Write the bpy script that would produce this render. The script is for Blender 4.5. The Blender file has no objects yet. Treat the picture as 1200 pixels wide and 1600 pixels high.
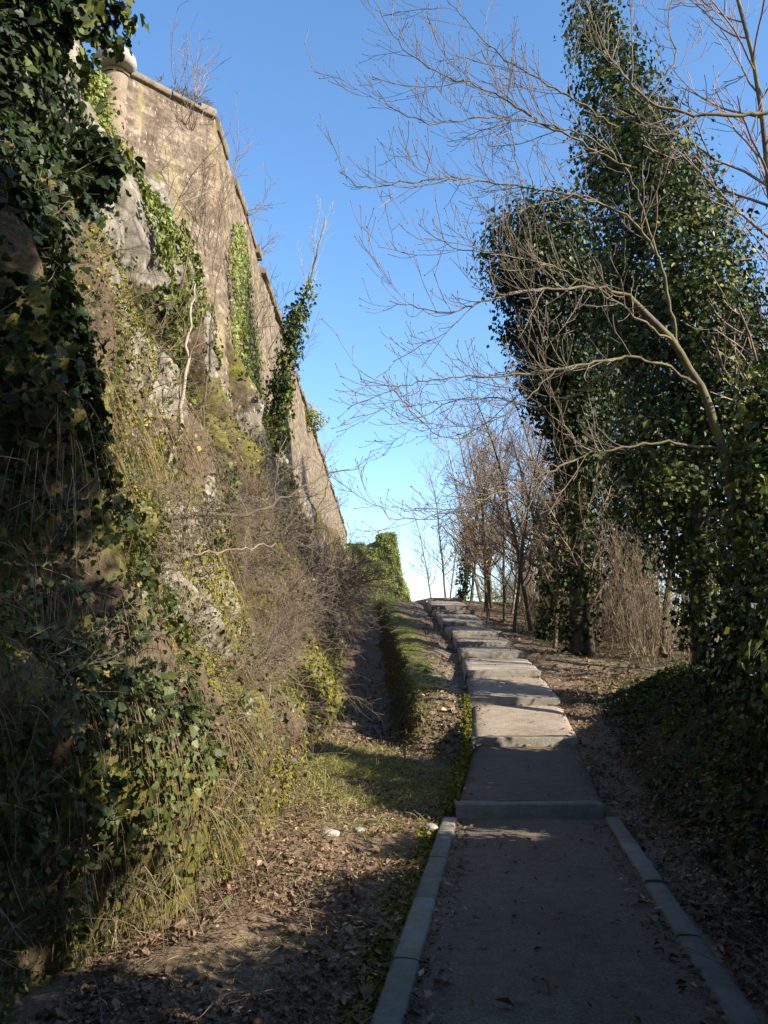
import bpy, math, random, time
import numpy as np
T0 = time.time()
sc = bpy.context.scene
col = sc.collection
rng = np.random.default_rng(7)
PI = math.pi

# ------------------------------------------------------------------ camera model
FPX, PITCH, EYE = 1250.0, math.radians(10.0), 1.6
def P(px, py, Y):
    """point of the place that stands at forward distance Y and is seen at photo pixel px,py"""
    u = (px-600)/FPX; v = (800-py)/FPX
    dy = math.cos(PITCH)-v*math.sin(PITCH); dz = math.sin(PITCH)+v*math.cos(PITCH)
    t = Y/dy
    return np.array([u*t, Y, EYE+dz*t])

# ------------------------------------------------------------------ noise
def _h(ix, iy, iz, seed):
    h = (ix.astype(np.int64)*374761393 + iy.astype(np.int64)*668265263 + iz.astype(np.int64)*2147483647 + seed*1274126177) & 0xffffffff
    h = ((h ^ (h >> 13))*1274126177) & 0xffffffff
    h = ((h ^ (h >> 16))*2246822519) & 0xffffffff
    return ((h ^ (h >> 15)) & 0xffffff)/float(0xffffff)
def vnoise(x, y, z, seed=0):
    x = np.asarray(x, float); y = np.asarray(y, float)+0*x; z = np.asarray(z, float)+0*x
    ix, iy, iz = np.floor(x), np.floor(y), np.floor(z)
    fx, fy, fz = x-ix, y-iy, z-iz
    fx = fx*fx*(3-2*fx); fy = fy*fy*(3-2*fy); fz = fz*fz*(3-2*fz)
    r = 0
    for a in (0, 1):
        for b in (0, 1):
            for c in (0, 1):
                w = (fx if a else 1-fx)*(fy if b else 1-fy)*(fz if c else 1-fz)
                r = r + w*_h(ix+a, iy+b, iz+c, seed)
    return r*2-1
def fbm(x, y, z, seed=0, oct=4, gain=.5):
    a, s, r = 1.0, 0.0, 0
    x = np.asarray(x, float); y = np.asarray(y, float); z = np.asarray(z, float)
    for i in range(oct):
        r = r + a*vnoise(x*2**i, y*2**i, z*2**i, seed+i*17); s += a; a *= gain
    return r/s
def sstep(a, b, x):
    t = np.clip((x-a)/(b-a), 0, 1); return t*t*(3-2*t)
def unit(v):
    v = np.asarray(v, float); return v/np.maximum(np.linalg.norm(v, axis=-1, keepdims=True), 1e-9)

# ------------------------------------------------------------------ objects
def mesh(name, V, faces, mat, smooth=True, attrs=None, uv=None):
    m = bpy.data.meshes.new(name)
    V = np.asarray(V, np.float32)
    if not isinstance(faces, list): faces = [faces]
    faces = [np.asarray(f, np.int32) for f in faces if len(f)]
    m.vertices.add(len(V)); m.vertices.foreach_set('co', V.ravel())
    idx = np.concatenate([f.ravel() for f in faces])
    tot = np.concatenate([np.full(len(f), f.shape[1], np.int32) for f in faces])
    start = np.concatenate([[0], np.cumsum(tot)[:-1]]).astype(np.int32)
    m.loops.add(len(idx)); m.loops.foreach_set('vertex_index', idx)
    m.polygons.add(len(tot)); m.polygons.foreach_set('loop_start', start)
    m.polygons.foreach_set('use_smooth', np.full(len(tot), smooth))
    if attrs:
        for k, a in attrs.items():
            at = m.attributes.new(k, 'FLOAT', 'POINT'); at.data.foreach_set('value', np.asarray(a, np.float32))
    m.update(calc_edges=True)
    if uv is not None:
        l = m.uv_layers.new(name='UVMap'); l.data.foreach_set('uv', np.asarray(uv, np.float32)[idx].ravel())
    m.materials.append(mat)
    return m
def link(name, me, parent=None, label=None, cat=None, group=None, kind=None):
    o = bpy.data.objects.new(name, me); col.objects.link(o)
    if parent is not None: o.parent = parent
    if label: o['label'] = label
    if cat: o['category'] = cat
    if group: o['group'] = group
    if kind: o['kind'] = kind
    return o
def obj(name, V, F, mat, parent=None, base=None, smooth=True, attrs=None, uv=None, **kw):
    V = np.asarray(V, float)
    if base is not None: V = V-np.asarray(base, float)
    o = link(name, mesh(name, V, F, mat, smooth, attrs, uv), parent, **kw)
    if base is not None and parent is None: o.location = base
    return o
def thing(name, base, label, cat, group=None):
    o = link(name, None, None, label, cat, group); o.location = [float(c) for c in base]; return o
def copy_thing(o, loc, rz=0, s=1.0, label=None, group=None):
    r = o.copy(); col.objects.link(r); r.location = [float(c) for c in loc]; r.rotation_euler = (0, 0, rz); r.scale = (s, s, s)
    if label: r['label'] = label
    if group: r['group'] = group
    for ch in list(o.children):
        c = ch.copy(); col.objects.link(c); c.parent = r
        for g in list(ch.children):
            d = g.copy(); col.objects.link(d); d.parent = c
    return r

class Geo:
    """collects vertices, faces and a per-vertex tone for one mesh"""
    def __init__(s): s.V = []; s.F = {}; s.T = []; s.n = 0
    def add(s, V, F, tone=None):
        V = np.asarray(V, float).reshape(-1, 3); F = np.asarray(F)
        s.F.setdefault(F.shape[1], []).append(F+s.n); s.V.append(V); s.n += len(V)
        s.T.append(np.full(len(V), .5) if tone is None else np.broadcast_to(np.asarray(tone, float), (len(V),)))
    def build(s, name, mat, parent=None, base=None, smooth=True, **kw):
        F = [np.concatenate(f) for f in s.F.values()]
        return obj(name, np.concatenate(s.V), F, mat, parent, base, smooth, {'tone': np.concatenate(s.T)}, **kw)

def tubes(geo, lines, sides=5, tone=None):
    """lines: list of (pts (N,3), radii (N,)); batched by N"""
    by = {}
    for i, (p, r) in enumerate(lines): by.setdefault(len(p), []).append(i)
    for N, ids in by.items():
        Pn = np.array([lines[i][0] for i in ids], float); R = np.array([lines[i][1] for i in ids], float)
        M = len(ids)
        Tg = np.gradient(Pn, axis=1); Tg = unit(Tg)
        mean = unit(Pn[:, -1]-Pn[:, 0])
        ref = np.where(np.abs(mean[:, 2:3]) > .8, np.array([[1., .13, 0]]), np.array([[.1, .05, 1.]]))
        A = unit(np.cross(Tg, ref[:, None, :])); B = np.cross(Tg, A)
        an = np.linspace(0, 2*PI, sides, endpoint=False)
        V = Pn[:, :, None, :]+R[:, :, None, None]*(np.cos(an)[None, None, :, None]*A[:, :, None, :]+np.sin(an)[None, None, :, None]*B[:, :, None, :])
        V = V.reshape(-1, 3)
        k = np.arange(sides); j = np.arange(N-1)
        a = (j[:, None]*sides+k[None, :]); b = (j[:, None]*sides+(k[None, :]+1) % sides)
        q = np.stack([a, b, b+sides, a+sides], -1).reshape(-1, 4)
        F = (q[None]+(np.arange(M)*N*sides)[:, None, None]).reshape(-1, 4)
        t = None
        if tone is not None: t = np.repeat(np.array([tone[i] for i in ids]), N*sides)
        geo.add(V, F, t)
        if sides > 4:
            caps = np.stack([np.full(M, 0)]*1, -1)
    return geo

def leaves(geo, Pt, Nm, size, tone, droop=.55, width=.8, lobed=False, spread=.5, dirs=None):
    n = len(Pt)
    if n == 0: return
    Nm = unit(Nm+rng.normal(0, spread, (n, 3)))
    D = np.tile(np.array([0, 0, -droop]), (n, 1))+rng.normal(0, .6, (n, 3)) if dirs is None else dirs
    D = unit(D-Nm*np.sum(D*Nm, 1, keepdims=True)); W = np.cross(Nm, D)
    L = (np.asarray(size)*np.clip(np.exp(rng.normal(-.08, .32, n)), .4, 1.6))[:, None]
    f = rng.uniform(-.05, .25, n)[:, None]*L
    if not lobed:
        base = Pt-D*L*.5; tip = Pt+D*L*.5
        l = Pt-D*L*.1+W*L*.5*width+Nm*f; r = Pt-D*L*.1-W*L*.5*width+Nm*f
        V = np.stack([base, l, tip, r], 1).reshape(-1, 3)
        o = np.arange(n)[:, None]*4
        F = np.concatenate([o+np.array([[0, 1, 2]]), o+np.array([[0, 2, 3]])])
        geo.add(V, F, np.repeat(tone, 4))
    else:
        shp = np.array([(-.45, 0, 0), (-.42, .32, .5), (-.12, .5, 1), (0, .27, .5), (.22, .3, .7), (.55, 0, -.3), (.22, -.3, .7), (0, -.27, .5), (-.12, -.5, 1), (-.42, -.32, .5)])
        V = Pt[:, None, :]+D[:, None, :]*L[:, None, :]*shp[None, :, 0:1]+W[:, None, :]*L[:, None, :]*shp[None, :, 1:2]+Nm[:, None, :]*f[:, None, :]*shp[None, :, 2:3]
        V = V.reshape(-1, 3); o = np.arange(n)[:, None]*10
        F = np.concatenate([o+np.array([[0, i, i+1]]) for i in range(1, 9)])
        geo.add(V, F, np.repeat(tone, 10))

def blades(geo, Pt, D, L, w, tone, bend=.5, seg=3, side=None):
    """curved tapering ribbons: start Pt, direction D, bending down by bend"""
    n = len(Pt); D = unit(D); L = np.broadcast_to(L, (n,)); t = np.linspace(0, 1, seg+1)
    S = unit(np.cross(D, rng.normal(0, 1, (n, 3)))) if side is None else side
    ctr = Pt[:, None, :]+D[:, None, :]*L[:, None, None]*t[None, :, None]
    ctr[:, :, 2] -= (np.asarray(bend)*L)[:, None]*(t**2)[None, :]
    ww = w*(1-t*.85)
    V = np.stack([ctr-S[:, None, :]*ww[None, :, None]*.5, ctr+S[:, None, :]*ww[None, :, None]*.5], 2).reshape(-1, 3)
    o = (np.arange(n)*(seg+1)*2)[:, None, None]; k = (np.arange(seg)*2)[None, :, None]
    F = (o+k+np.array([0, 1, 3, 2])[None, None, :]).reshape(-1, 4)
    geo.add(V, F, np.repeat(tone, (seg+1)*2))

# ------------------------------------------------------------------ materials
class NT:
    def __init__(s, name):
        s.m = bpy.data.materials.new(name); s.m.use_nodes = True; s.t = s.m.node_tree
        s.b = s.t.nodes['Principled BSDF']; s.out = s.t.nodes['Material Output']
    def n(s, ty, **kw):
        x = s.t.nodes.new(ty)
        for k, v in kw.items(): setattr(x, k, v)
        return x
    def l(s, a, b): s.t.links.new(a, b)
    def noise(s, scale, detail=5, rough=.6, vec=None, dist=0):
        x = s.n('ShaderNodeTexNoise'); x.inputs['Scale'].default_value = scale; x.inputs['Detail'].default_value = detail
        x.inputs['Roughness'].default_value = rough; x.inputs['Distortion'].default_value = dist
        if vec is not None: s.l(vec, x.inputs['Vector'])
        return x.outputs['Fac']
    def ramp(s, fac, stops, interp='LINEAR'):
        x = s.n('ShaderNodeValToRGB'); e = x.color_ramp.elements; x.color_ramp.interpolation = interp
        while len(e) < len(stops): e.new(.5)
        for el, (p, c) in zip(e, stops):
            el.position = p; el.color = (*c, 1) if len(c) == 3 else c
        s.l(fac, x.inputs['Fac']); return x.outputs['Color']
    def mix(s, fac, a, b, mode='MIX'):
        x = s.n('ShaderNodeMix', data_type='RGBA', blend_type=mode)
        for v, k in ((fac, 0), (a, 6), (b, 7)):
            if isinstance(v, (int, float)): x.inputs[k].default_value = v
            elif isinstance(v, tuple): x.inputs[k].default_value = (*v, 1)
            else: s.l(v, x.inputs[k])
        return x.outputs[2]
    def math(s, op, a, b=0.0, clamp=False):
        x = s.n('ShaderNodeMath', operation=op, use_clamp=clamp)
        for i, v in enumerate((a, b)):
            if isinstance(v, (int, float)): x.inputs[i].default_value = v
            else: s.l(v, x.inputs[i])
        return x.outputs[0]
    def attr(s, name): x = s.n('ShaderNodeAttribute', attribute_name=name); return x.outputs['Fac']
    def coord(s, k='Object'): return s.n('ShaderNodeTexCoord').outputs[k]
    def pos(s): return s.n('ShaderNodeNewGeometry').outputs['Position']
    def mapping(s, vec, scale=(1, 1, 1), rot=(0, 0, 0)):
        x = s.n('ShaderNodeMapping'); x.inputs['Scale'].default_value = scale; x.inputs['Rotation'].default_value = rot
        s.l(vec, x.inputs['Vector']); return x.outputs[0]
    def bump(s, h, strength=.5, dist=.02, normal=None):
        x = s.n('ShaderNodeBump'); x.inputs['Strength'].default_value = strength; x.inputs['Distance'].default_value = dist
        s.l(h, x.inputs['Height'])
        if normal is not None: s.l(normal, x.inputs['Normal'])
        return x.outputs[0]
    def done(s, color=None, rough=.9, normal=None, spec=None):
        if color is not None: s.l(color, s.b.inputs['Base Color'])
        if isinstance(rough, (int, float)): s.b.inputs['Roughness'].default_value = rough
        else: s.l(rough, s.b.inputs['Roughness'])
        if normal is not None: s.l(normal, s.b.inputs['Normal'])
        if spec is not None: s.b.inputs['Specular IOR Level'].default_value = spec
        return s.m

def leaf_mat(name, stops, rough=.4, trans=.2, spec=.5):
    k = NT(name); c = k.ramp(k.attr('tone'), stops)
    k.done(c, rough, spec=spec)
    tr = k.n('ShaderNodeBsdfTranslucent'); k.l(k.mix(1.0, c, (1.3, 1.35, .6), 'MULTIPLY'), tr.inputs['Color'])
    mx = k.n('ShaderNodeMixShader'); mx.inputs[0].default_value = trans
    k.l(k.b.outputs[0], mx.inputs[1]); k.l(tr.outputs[0], mx.inputs[2]); k.l(mx.outputs[0], k.out.inputs['Surface'])
    return k.m
M = {}
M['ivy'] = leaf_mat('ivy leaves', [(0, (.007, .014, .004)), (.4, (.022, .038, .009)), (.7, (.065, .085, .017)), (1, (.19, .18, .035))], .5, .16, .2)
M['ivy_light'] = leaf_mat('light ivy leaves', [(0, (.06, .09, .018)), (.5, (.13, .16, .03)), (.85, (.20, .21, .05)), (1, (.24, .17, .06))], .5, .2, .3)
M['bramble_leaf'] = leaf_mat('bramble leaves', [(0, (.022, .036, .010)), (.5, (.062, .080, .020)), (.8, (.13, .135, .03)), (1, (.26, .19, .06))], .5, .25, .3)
M['litter'] = leaf_mat('dead leaves', [(0, (.055, .036, .024)), (.4, (.13, .084, .053)), (.75, (.23, .153, .10)), (1, (.36, .27, .19))], .8, .1, .2)
M['grass'] = leaf_mat('grass blades', [(0, (.055, .08, .018)), (.5, (.135, .165, .035)), (.8, (.23, .235, .06)), (1, (.40, .33, .16))], .6, .3, .2)
M['straw'] = leaf_mat('dry grass', [(0, (.06, .042, .025)), (.4, (.135, .096, .052)), (.75, (.225, .168, .09)), (1, (.18, .19, .05))], .75, .2, .2)
M['moss'] = leaf_mat('moss tufts', [(0, (.045, .052, .010)), (.5, (.12, .12, .018)), (1, (.26, .23, .035))], .9, .15, .1)

def bark(name, c0, c1, moss=0.0, scale=9):
    k = NT(name); p = k.coord('Object')
    n = k.noise(scale, 6, .7, k.mapping(p, (1, 1, .25)))
    c = k.ramp(n, [(.3, c0), (.7, c1)])
    if moss > 0:
        nz = k.n('ShaderNodeSeparateXYZ'); k.l(k.n('ShaderNodeNewGeometry').outputs['Normal'], nz.inputs[0])
        mm = k.math('MULTIPLY', k.ramp(k.noise(3.5, 4, .6, p), [(.42, (0, 0, 0)), (.6, (1, 1, 1))]), moss)
        c = k.mix(mm, c, (.13, .125, .03))
    t = k.mix(.45, c, k.ramp(k.attr('tone'), [(0, (.4, .4, .4)), (.5, (1, 1, 1)), (1, (1.7, 1.7, 1.7))]), 'MULTIPLY')
    return k.done(t, .85, k.bump(n, .6, .01), .25)
M['bark'] = bark('grey brown bark', (.036, .028, .02), (.135, .105, .076), .55)
M['bark_dark'] = bark('dark bark', (.028, .022, .017), (.085, .066, .05), .3)
M['bark_pale'] = bark('pale bark', (.16, .13, .10), (.40, .345, .275), .25)
M['twig'] = bark('twig bark', (.065, .048, .037), (.21, .165, .13), 0)
M['twig_warm'] = bark('warm twig bark', (.085, .062, .041), (.25, .19, .13), 0)
M['twig_gold'] = bark('golden brown twig bark', (.11, .076, .045), (.33, .245, .155), 0)
M['twig_pink'] = bark('reddish twig bark', (.095, .064, .052), (.26, .185, .15), 0)

def rock_mat():
    k = NT('mossy limestone cliff'); p = k.pos()
    big = k.noise(1.3, 6, .65, p); mid = k.noise(5, 6, .65, p); fine = k.noise(22, 9, .72, p)
    vor = k.n('ShaderNodeTexVoronoi', feature='DISTANCE_TO_EDGE'); vor.inputs['Scale'].default_value = 2.6
    k.l(k.mix(.12, p, k.n('ShaderNodeTexNoise').outputs['Color']), vor.inputs['Vector'])
    crack = k.ramp(vor.outputs['Distance'], [(0, (0, 0, 0)), (.06, (1, 1, 1))])
    stone = k.ramp(mid, [(.28, (.075, .066, .054)), (.5, (.155, .136, .112)), (.7, (.28, .252, .21))])
    stone = k.mix(1.0, stone, k.mix(.5, (1, 1, 1), crack), 'MULTIPLY')
    earth = k.ramp(fine, [(.3, (.028, .021, .014)), (.7, (.125, .09, .057))])
    moss = k.ramp(fine, [(.25, (.045, .048, .010)), (.55, (.115, .11, .018)), (.8, (.19, .17, .03))])
    a = k.attr('bare')
    c = k.mix(k.ramp(k.math('ADD', big, k.math('MULTIPLY', mid, .25)), [(.62, (0, 0, 0)), (.74, (.85, .85, .85))]), earth, moss)
    f = k.math('ADD', k.math('MULTIPLY', mid, .9), k.math('MULTIPLY', a, .6))
    c = k.mix(k.ramp(f, [(.60, (0, 0, 0)), (.70, (1, 1, 1))]), c, stone)
    h = k.math('ADD', k.math('MULTIPLY', mid, 1.2), k.math('MULTIPLY', fine, .5))
    return k.done(c, .92, k.bump(h, .8, .04), .2)
M['rock'] = rock_mat()

def ground_mat():
    k = NT('woodland ground'); p = k.pos()
    n1 = k.noise(2.2, 5, .6, p); n2 = k.noise(38, 4, .7, p); n3 = k.noise(11, 5, .65, p)
    earth = k.ramp(n2, [(.25, (.05, .036, .025)), (.5, (.135, .095, .063)), (.75, (.25, .185, .13))])
    gr = k.ramp(n3, [(.25, (.045, .065, .014)), (.55, (.105, .125, .028)), (.8, (.17, .155, .055))])
    ms = k.ramp(n3, [(.25, (.05, .052, .011)), (.7, (.13, .125, .02))])
    g = k.math('MULTIPLY', k.attr('grass'), k.ramp(k.math('ADD', n1, k.math('MULTIPLY', n3, .4)), [(.5, (.35, .35, .35)), (.75, (1, 1, 1))]))
    c = k.mix(g, earth, gr)
    c = k.mix(k.math('MULTIPLY', k.attr('moss'), k.ramp(n3, [(.35, (.2, .2, .2)), (.55, (1, 1, 1))])), c, ms)
    c = k.mix(k.attr('bare'), c, k.ramp(n2, [(.3, (.10, .085, .068)), (.7, (.21, .175, .14))]))
    c = k.mix(k.math('MULTIPLY', k.attr('bank_shade'), .85), c, k.ramp(n3, [(.3, (.014, .013, .006)), (.7, (.045, .043, .012))]))  # shade of the bank sides put into the ground colour
    return k.done(c, .95, k.bump(k.math('ADD', n2, k.math('MULTIPLY', n3, 2.0)), .6, .014), .15)
M['ground'] = ground_mat()

def gravel_mat(name, c0, c1, c2):
    k = NT(name); p = k.pos()
    n1 = k.noise(1.5, 5, .65, p); n2 = k.noise(70, 3, .7, p); n3 = k.noise(9, 5, .6, p)
    v = k.n('ShaderNodeTexVoronoi'); v.inputs['Scale'].default_value = 85; k.l(p, v.inputs['Vector'])
    c = k.ramp(n2, [(.25, c0), (.5, c1), (.78, c2)])
    c = k.mix(.5, c, k.ramp(n3, [(.3, (.62, .58, .55)), (.7, (1.25, 1.22, 1.2))]), 'MULTIPLY')
    c = k.mix(.7, c, k.ramp(n1, [(.3, (.7, .66, .62)), (.7, (1.2, 1.2, 1.2))]), 'MULTIPLY')
    leafy = k.ramp(k.noise(30, 2, .5, p), [(.66, (0, 0, 0)), (.7, (1, 1, 1))])
    c = k.mix(k.math('MULTIPLY', leafy, .6), c, (.085, .052, .034))
    return k.done(c, .95, k.bump(k.math('ADD', v.outputs['Distance'], n2), .5, .004), .2)
M['gravel'] = gravel_mat('trodden gravel', (.055, .043, .032), (.108, .086, .065), (.19, .155, .12))  # darkened to deepen shade on the lower path; sunlit treads use paler mixes
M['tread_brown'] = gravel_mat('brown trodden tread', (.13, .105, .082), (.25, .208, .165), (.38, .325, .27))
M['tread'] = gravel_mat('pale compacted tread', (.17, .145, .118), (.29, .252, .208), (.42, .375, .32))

def stone_mat(name, c0, c1, moss=.3):
    k = NT(name); p = k.pos()
    n = k.noise(7, 7, .7, p); n2 = k.noise(45, 4, .7, p)
    c = k.ramp(k.math('ADD', k.math('MULTIPLY', n, .7), k.math('MULTIPLY', n2, .3)), [(.3, c0), (.7, c1)])
    c = k.mix(k.math('MULTIPLY', k.ramp(k.noise(3, 5, .6, p), [(.5, (0, 0, 0)), (.66, (1, 1, 1))]), moss), c, (.09, .09, .025))
    t = k.mix(.5, c, k.ramp(k.attr('tone'), [(0, (.5, .5, .5)), (.5, (1, 1, 1)), (1, (1.5, 1.5, 1.5))]), 'MULTIPLY')
    return k.done(t, .85, k.bump(k.math('ADD', n, n2), .6, .015), .25)
M['kerb'] = stone_mat('kerb stone', (.10, .092, .078), (.215, .20, .17), .45)
M['step_stone'] = stone_mat('step edge stone', (.085, .072, .058), (.25, .222, .185), .2)
M['cap'] = stone_mat('weathered coping stone', (.085, .07, .052), (.21, .172, .13), .5)
M['quoin'] = stone_mat('rounded corner stone', (.115, .087, .065), (.23, .178, .133), .25)
M['loose_stone'] = stone_mat('loose limestone', (.14, .13, .115), (.34, .32, .29), .3)

def masonry_mat():
    k = NT('rubble masonry'); uv = k.coord('UV')
    w = k.noise(3, 3, .5, uv)
    vv = k.mix(.10, uv, k.n('ShaderNodeTexNoise').outputs['Color'])
    br = k.n('ShaderNodeTexBrick'); br.inputs['Scale'].default_value = 1.0
    br.inputs['Brick Width'].default_value = .26; br.inputs['Row Height'].default_value = .115; br.inputs['Mortar Size'].default_value = .012
    br.inputs['Mortar Smooth'].default_value = .5; br.inputs['Bias'].default_value = -.2
    br.inputs['Color1'].default_value = (.095, .074, .056, 1); br.inputs['Color2'].default_value = (.215, .17, .13, 1); br.inputs['Mortar'].default_value = (.12, .098, .076, 1)
    k.l(vv, br.inputs['Vector'])
    big = k.noise(.9, 6, .65, uv); fine = k.noise(14, 6, .7, uv)
    streak = k.noise(3.2, 5, .65, k.mapping(uv, (1, .16, 1)))
    c = k.mix(.95, br.outputs['Color'], k.ramp(streak, [(.3, (.5, .46, .42)), (.52, (1, 1, 1)), (.72, (1.5, 1.45, 1.38))]), 'MULTIPLY')
    c = k.mix(.9, c, k.ramp(fine, [(.3, (.4, .4, .4)), (.7, (1.65, 1.6, 1.55))]), 'MULTIPLY')
    pale = k.ramp(k.noise(17, 4, .6, k.mapping(uv, (1, .4, 1))), [(.60, (0, 0, 0)), (.70, (1, 1, 1))])
    c = k.mix(k.math('MULTIPLY', pale, .6), c, (.48, .42, .34))
    ms = k.ramp(k.math('ADD', k.math('MULTIPLY', streak, .6), k.math('MULTIPLY', big, .45)), [(.54, (0, 0, 0)), (.66, (1, 1, 1))])
    c = k.mix(k.math('MULTIPLY', ms, .6), c, (.17, .145, .04))
    return k.done(c, .92, k.bump(k.math('ADD', br.outputs['Fac'], k.math('MULTIPLY', fine, -2.0)), -.9, .05), .2)
M['masonry'] = masonry_mat()
def plain(name, c, rough=.9):
    k = NT(name); n = k.noise(6, 5, .6, k.coord('Object'))
    return k.done(k.ramp(n, [(.3, tuple(x*.6 for x in c)), (.7, tuple(x*1.3 for x in c))]), rough, k.bump(n, .5, .02), .2)
M['hill'] = plain('far wooded hill', (.07, .065, .05))

# ------------------------------------------------------------------ terrain functions
SY = [8.2, 11.2, 13.2, 15.4, 17.7, 20.6, 23.2, 27.4, 30.0, 31.4, 33.4]
SZ = [0, .36, .78, 1.16, 1.50, 1.77, 2.08, 2.50, 3.03, 3.27, 3.72]
_xly = [-6, 3.84, 8.2, 11.2, 13.2, 15.4, 17.7, 20.6, 23.2, 27.4, 30, 33.4, 40, 60]
_xlv = [-1.33, .09, .72, 1.22, 1.42, 1.56, 1.70, 1.88, 1.97, 2.05, 1.95, 1.80, 1.6, 1.5]
def xl(y): return np.interp(y, _xly, _xlv)
def xr(y): return xl(y)+1.42
def zs(y): return np.interp(y, [0]+SY+[40, 60, 120], [0]+SZ+[4.2, 4.8, 4.8])
def zd(y): return np.interp(y, [0, 9, 13, 20, 25, 32, 38, 50, 120], [0, 0, .15, .75, 1.5, 2.7, 3.9, 4.7, 4.8])
def zR(y): return np.interp(y, [-6, 4, 12, 14.2, 15.4, 17.7, 20, 25, 30, 34, 40, 60, 120], [1.25, 1.28, 1.32, 1.2, 1.2, 1.42, 1.58, 2.1, 2.9, 3.6, 4.1, 4.6, 4.6])
def xb(y): return np.interp(y, [11, 14, 20, 27, 36, 60], [.62, .36, .34, .12, -.25, -.4])
def ground_z(x, y):
    x = np.asarray(x, float); y = np.asarray(y, float)
    L, R = xl(y), xr(y)
    n = .065*fbm(x*1.7, y*1.7, 0*x, 3, 5, .6)
    wob = .12*fbm(x*0+1.3, y*.8, 0*x, 11, 3)
    wob = wob+.10*fbm(x*1.5, y*2.2, 0*x, 12, 3)
    bm = sstep(-.26, .16, x-xb(y)-wob)*sstep(11.6, 13.6, y+.5*wob)
    hump = .09*np.exp(-((x-xb(y)-.48)/.5)**2)*(1+1.3*fbm(y*.9, x*.7, 0*y, 21, 3))
    bank = zs(y)-.03+hump-.13*sstep(L-.55, L-.12, x)*sstep(13, 15, y)
    left = zd(y)*(1-bm)+bank*bm+.10*np.exp(-((x+.9)/.5)**2)
    # the cut side of the trodden way: flat by the path, then the bank of the higher ground
    f = .55+.35*fbm(y*.5, 0*y, 0*y, 31, 3)
    rise = sstep(R+f-.15, R+f+1.35, x)
    lip = .10*np.exp(-((x-R-f-1.3)/.5)**2)*sstep(14.5, 12.5, y)
    right = (zs(y)-.02)*(1-rise)+(zR(y)+.10*fbm(x*.8, y*.8, 0*x, 41, 3)+lip)*rise+.16*fbm(x*1.6, y*1.6, 0*x, 43, 4)*rise*(1-.6*rise)*sstep(16, 13, y)
    right = right-.02*np.maximum(x-4.2, 0)-np.minimum(.55*np.maximum(x-7.2-.04*y, 0)**1.0, 28)
    w = sstep(-.02, .02, x-(L+R)/2)
    z = left*(1-w)+right*w+n
    onp = sstep(L-.02, L+.08, x)*sstep(R+.02, R-.08, x)
    z = z*(1-onp)+(zs(y)-.10)*onp
    z = z-np.maximum(y-60, 0)*.10*(y < 260)-20*(y >= 260)
    return z

# ------------------------------------------------------------------ ground sheet
def axis(parts): return np.unique(np.concatenate(parts).round(4))
gx = axis([[-1500, -600, -200, -80, -40, -20, -12, -8, -6, -5, -4], np.arange(-3, 7.5, .065), np.arange(7.5, 14, .35), [15, 17, 20, 25, 32, 40, 60, 100, 200, 600, 1500]])
gy = axis([[-1500, -500, -150, -60, -30, -15, -8, -4, -1], np.arange(0, 12, .08), np.arange(12, 26, .11), np.arange(26, 42, .25), np.arange(42, 64, 1), [70, 80, 100, 130, 180, 260, 400, 700, 1500]])
GX, GY = np.meshgrid(gx, gy); GZ = ground_z(GX, GY)
nx, ny = len(gx), len(gy)
def gridfaces(nr, nc):
    i = np.arange(nr-1)[:, None]*nc+np.arange(nc-1)[None, :]
    return np.stack([i, i+1, i+nc+1, i+nc], -1).reshape(-1, 4)
bmk = sstep(-.05, .25, GX-xb(GY))*sstep(12, 14, GY)*(GX < xl(GY))
near = np.exp(-((GX-xb(GY)-.35)/.42)**2)*np.clip(.75+.9*fbm(GX*1.8, GY*1.8, 0*GX, 6, 3), 0, 1)
g_grass = np.clip(bmk*near*1.2+.9*np.exp(-((GY-10.4)/1.4)**2)*np.exp(-((GX+.25)/.75)**2)+.55*(GX > xr(GY)+1.0)*(GY > 14)*np.clip(.5+fbm(GX*.5, GY*.5, 0*GX, 5, 3), 0, 1)+(GY > 34)*.8, 0, 1)
steep = np.hypot(*np.gradient(GZ)[::1]) if False else None
rz = np.gradient(GZ, gx, axis=1)
g_moss = np.clip(sstep(.5, 1.1, np.abs(rz))*.9+(GX > xr(GY)+.7)*(GX < xr(GY)+3)*(GY < 14)*.75+(np.abs(GX-xl(GY)+.22) < .12)*(GY < 12)*.8, 0, 1)*(np.abs(GX) < 8)
g_shade = np.clip((GX > xr(GY)+.35)*(GX < xr(GY)+3)*(GY < 13.6)*sstep(.25, .8, np.abs(rz))*1.0+(GX > xr(GY)+.5)*(GX < xr(GY)+4)*(GY < 11)*.8+bmk*0+sstep(.6, 1.5, np.abs(rz))*(GX < xl(GY))*.7, 0, 1)*(np.abs(GX) < 9)  # right bank and steep flanks darkened to stand in for shade
g_bare = bmk*np.exp(-((GX-xl(GY)+.42)/.22)**2)*.75
obj('ground', np.stack([GX, GY, GZ], -1).reshape(-1, 3), gridfaces(ny, nx), M['ground'], attrs={'grass': g_grass.ravel(), 'moss': g_moss.ravel(), 'bare': g_bare.ravel(), 'bank_shade': g_shade.ravel()}, kind='structure')

# far hill across the valley
hx = np.linspace(30, 900, 60); prof = 9+16*np.abs(np.sin(hx/170))+4*fbm(hx/60, hx*0, hx*0, 9, 3)
rows = []
for k, f in enumerate((0, .35, .7, 1.0, .8)):
    rows.append(np.stack([hx-60, 520+k*70+0*hx-(hx*.25), -26+(prof+26)*f], -1))
obj('hills', np.concatenate(rows), gridfaces(5, 60), M['hill'], kind='structure')

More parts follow.
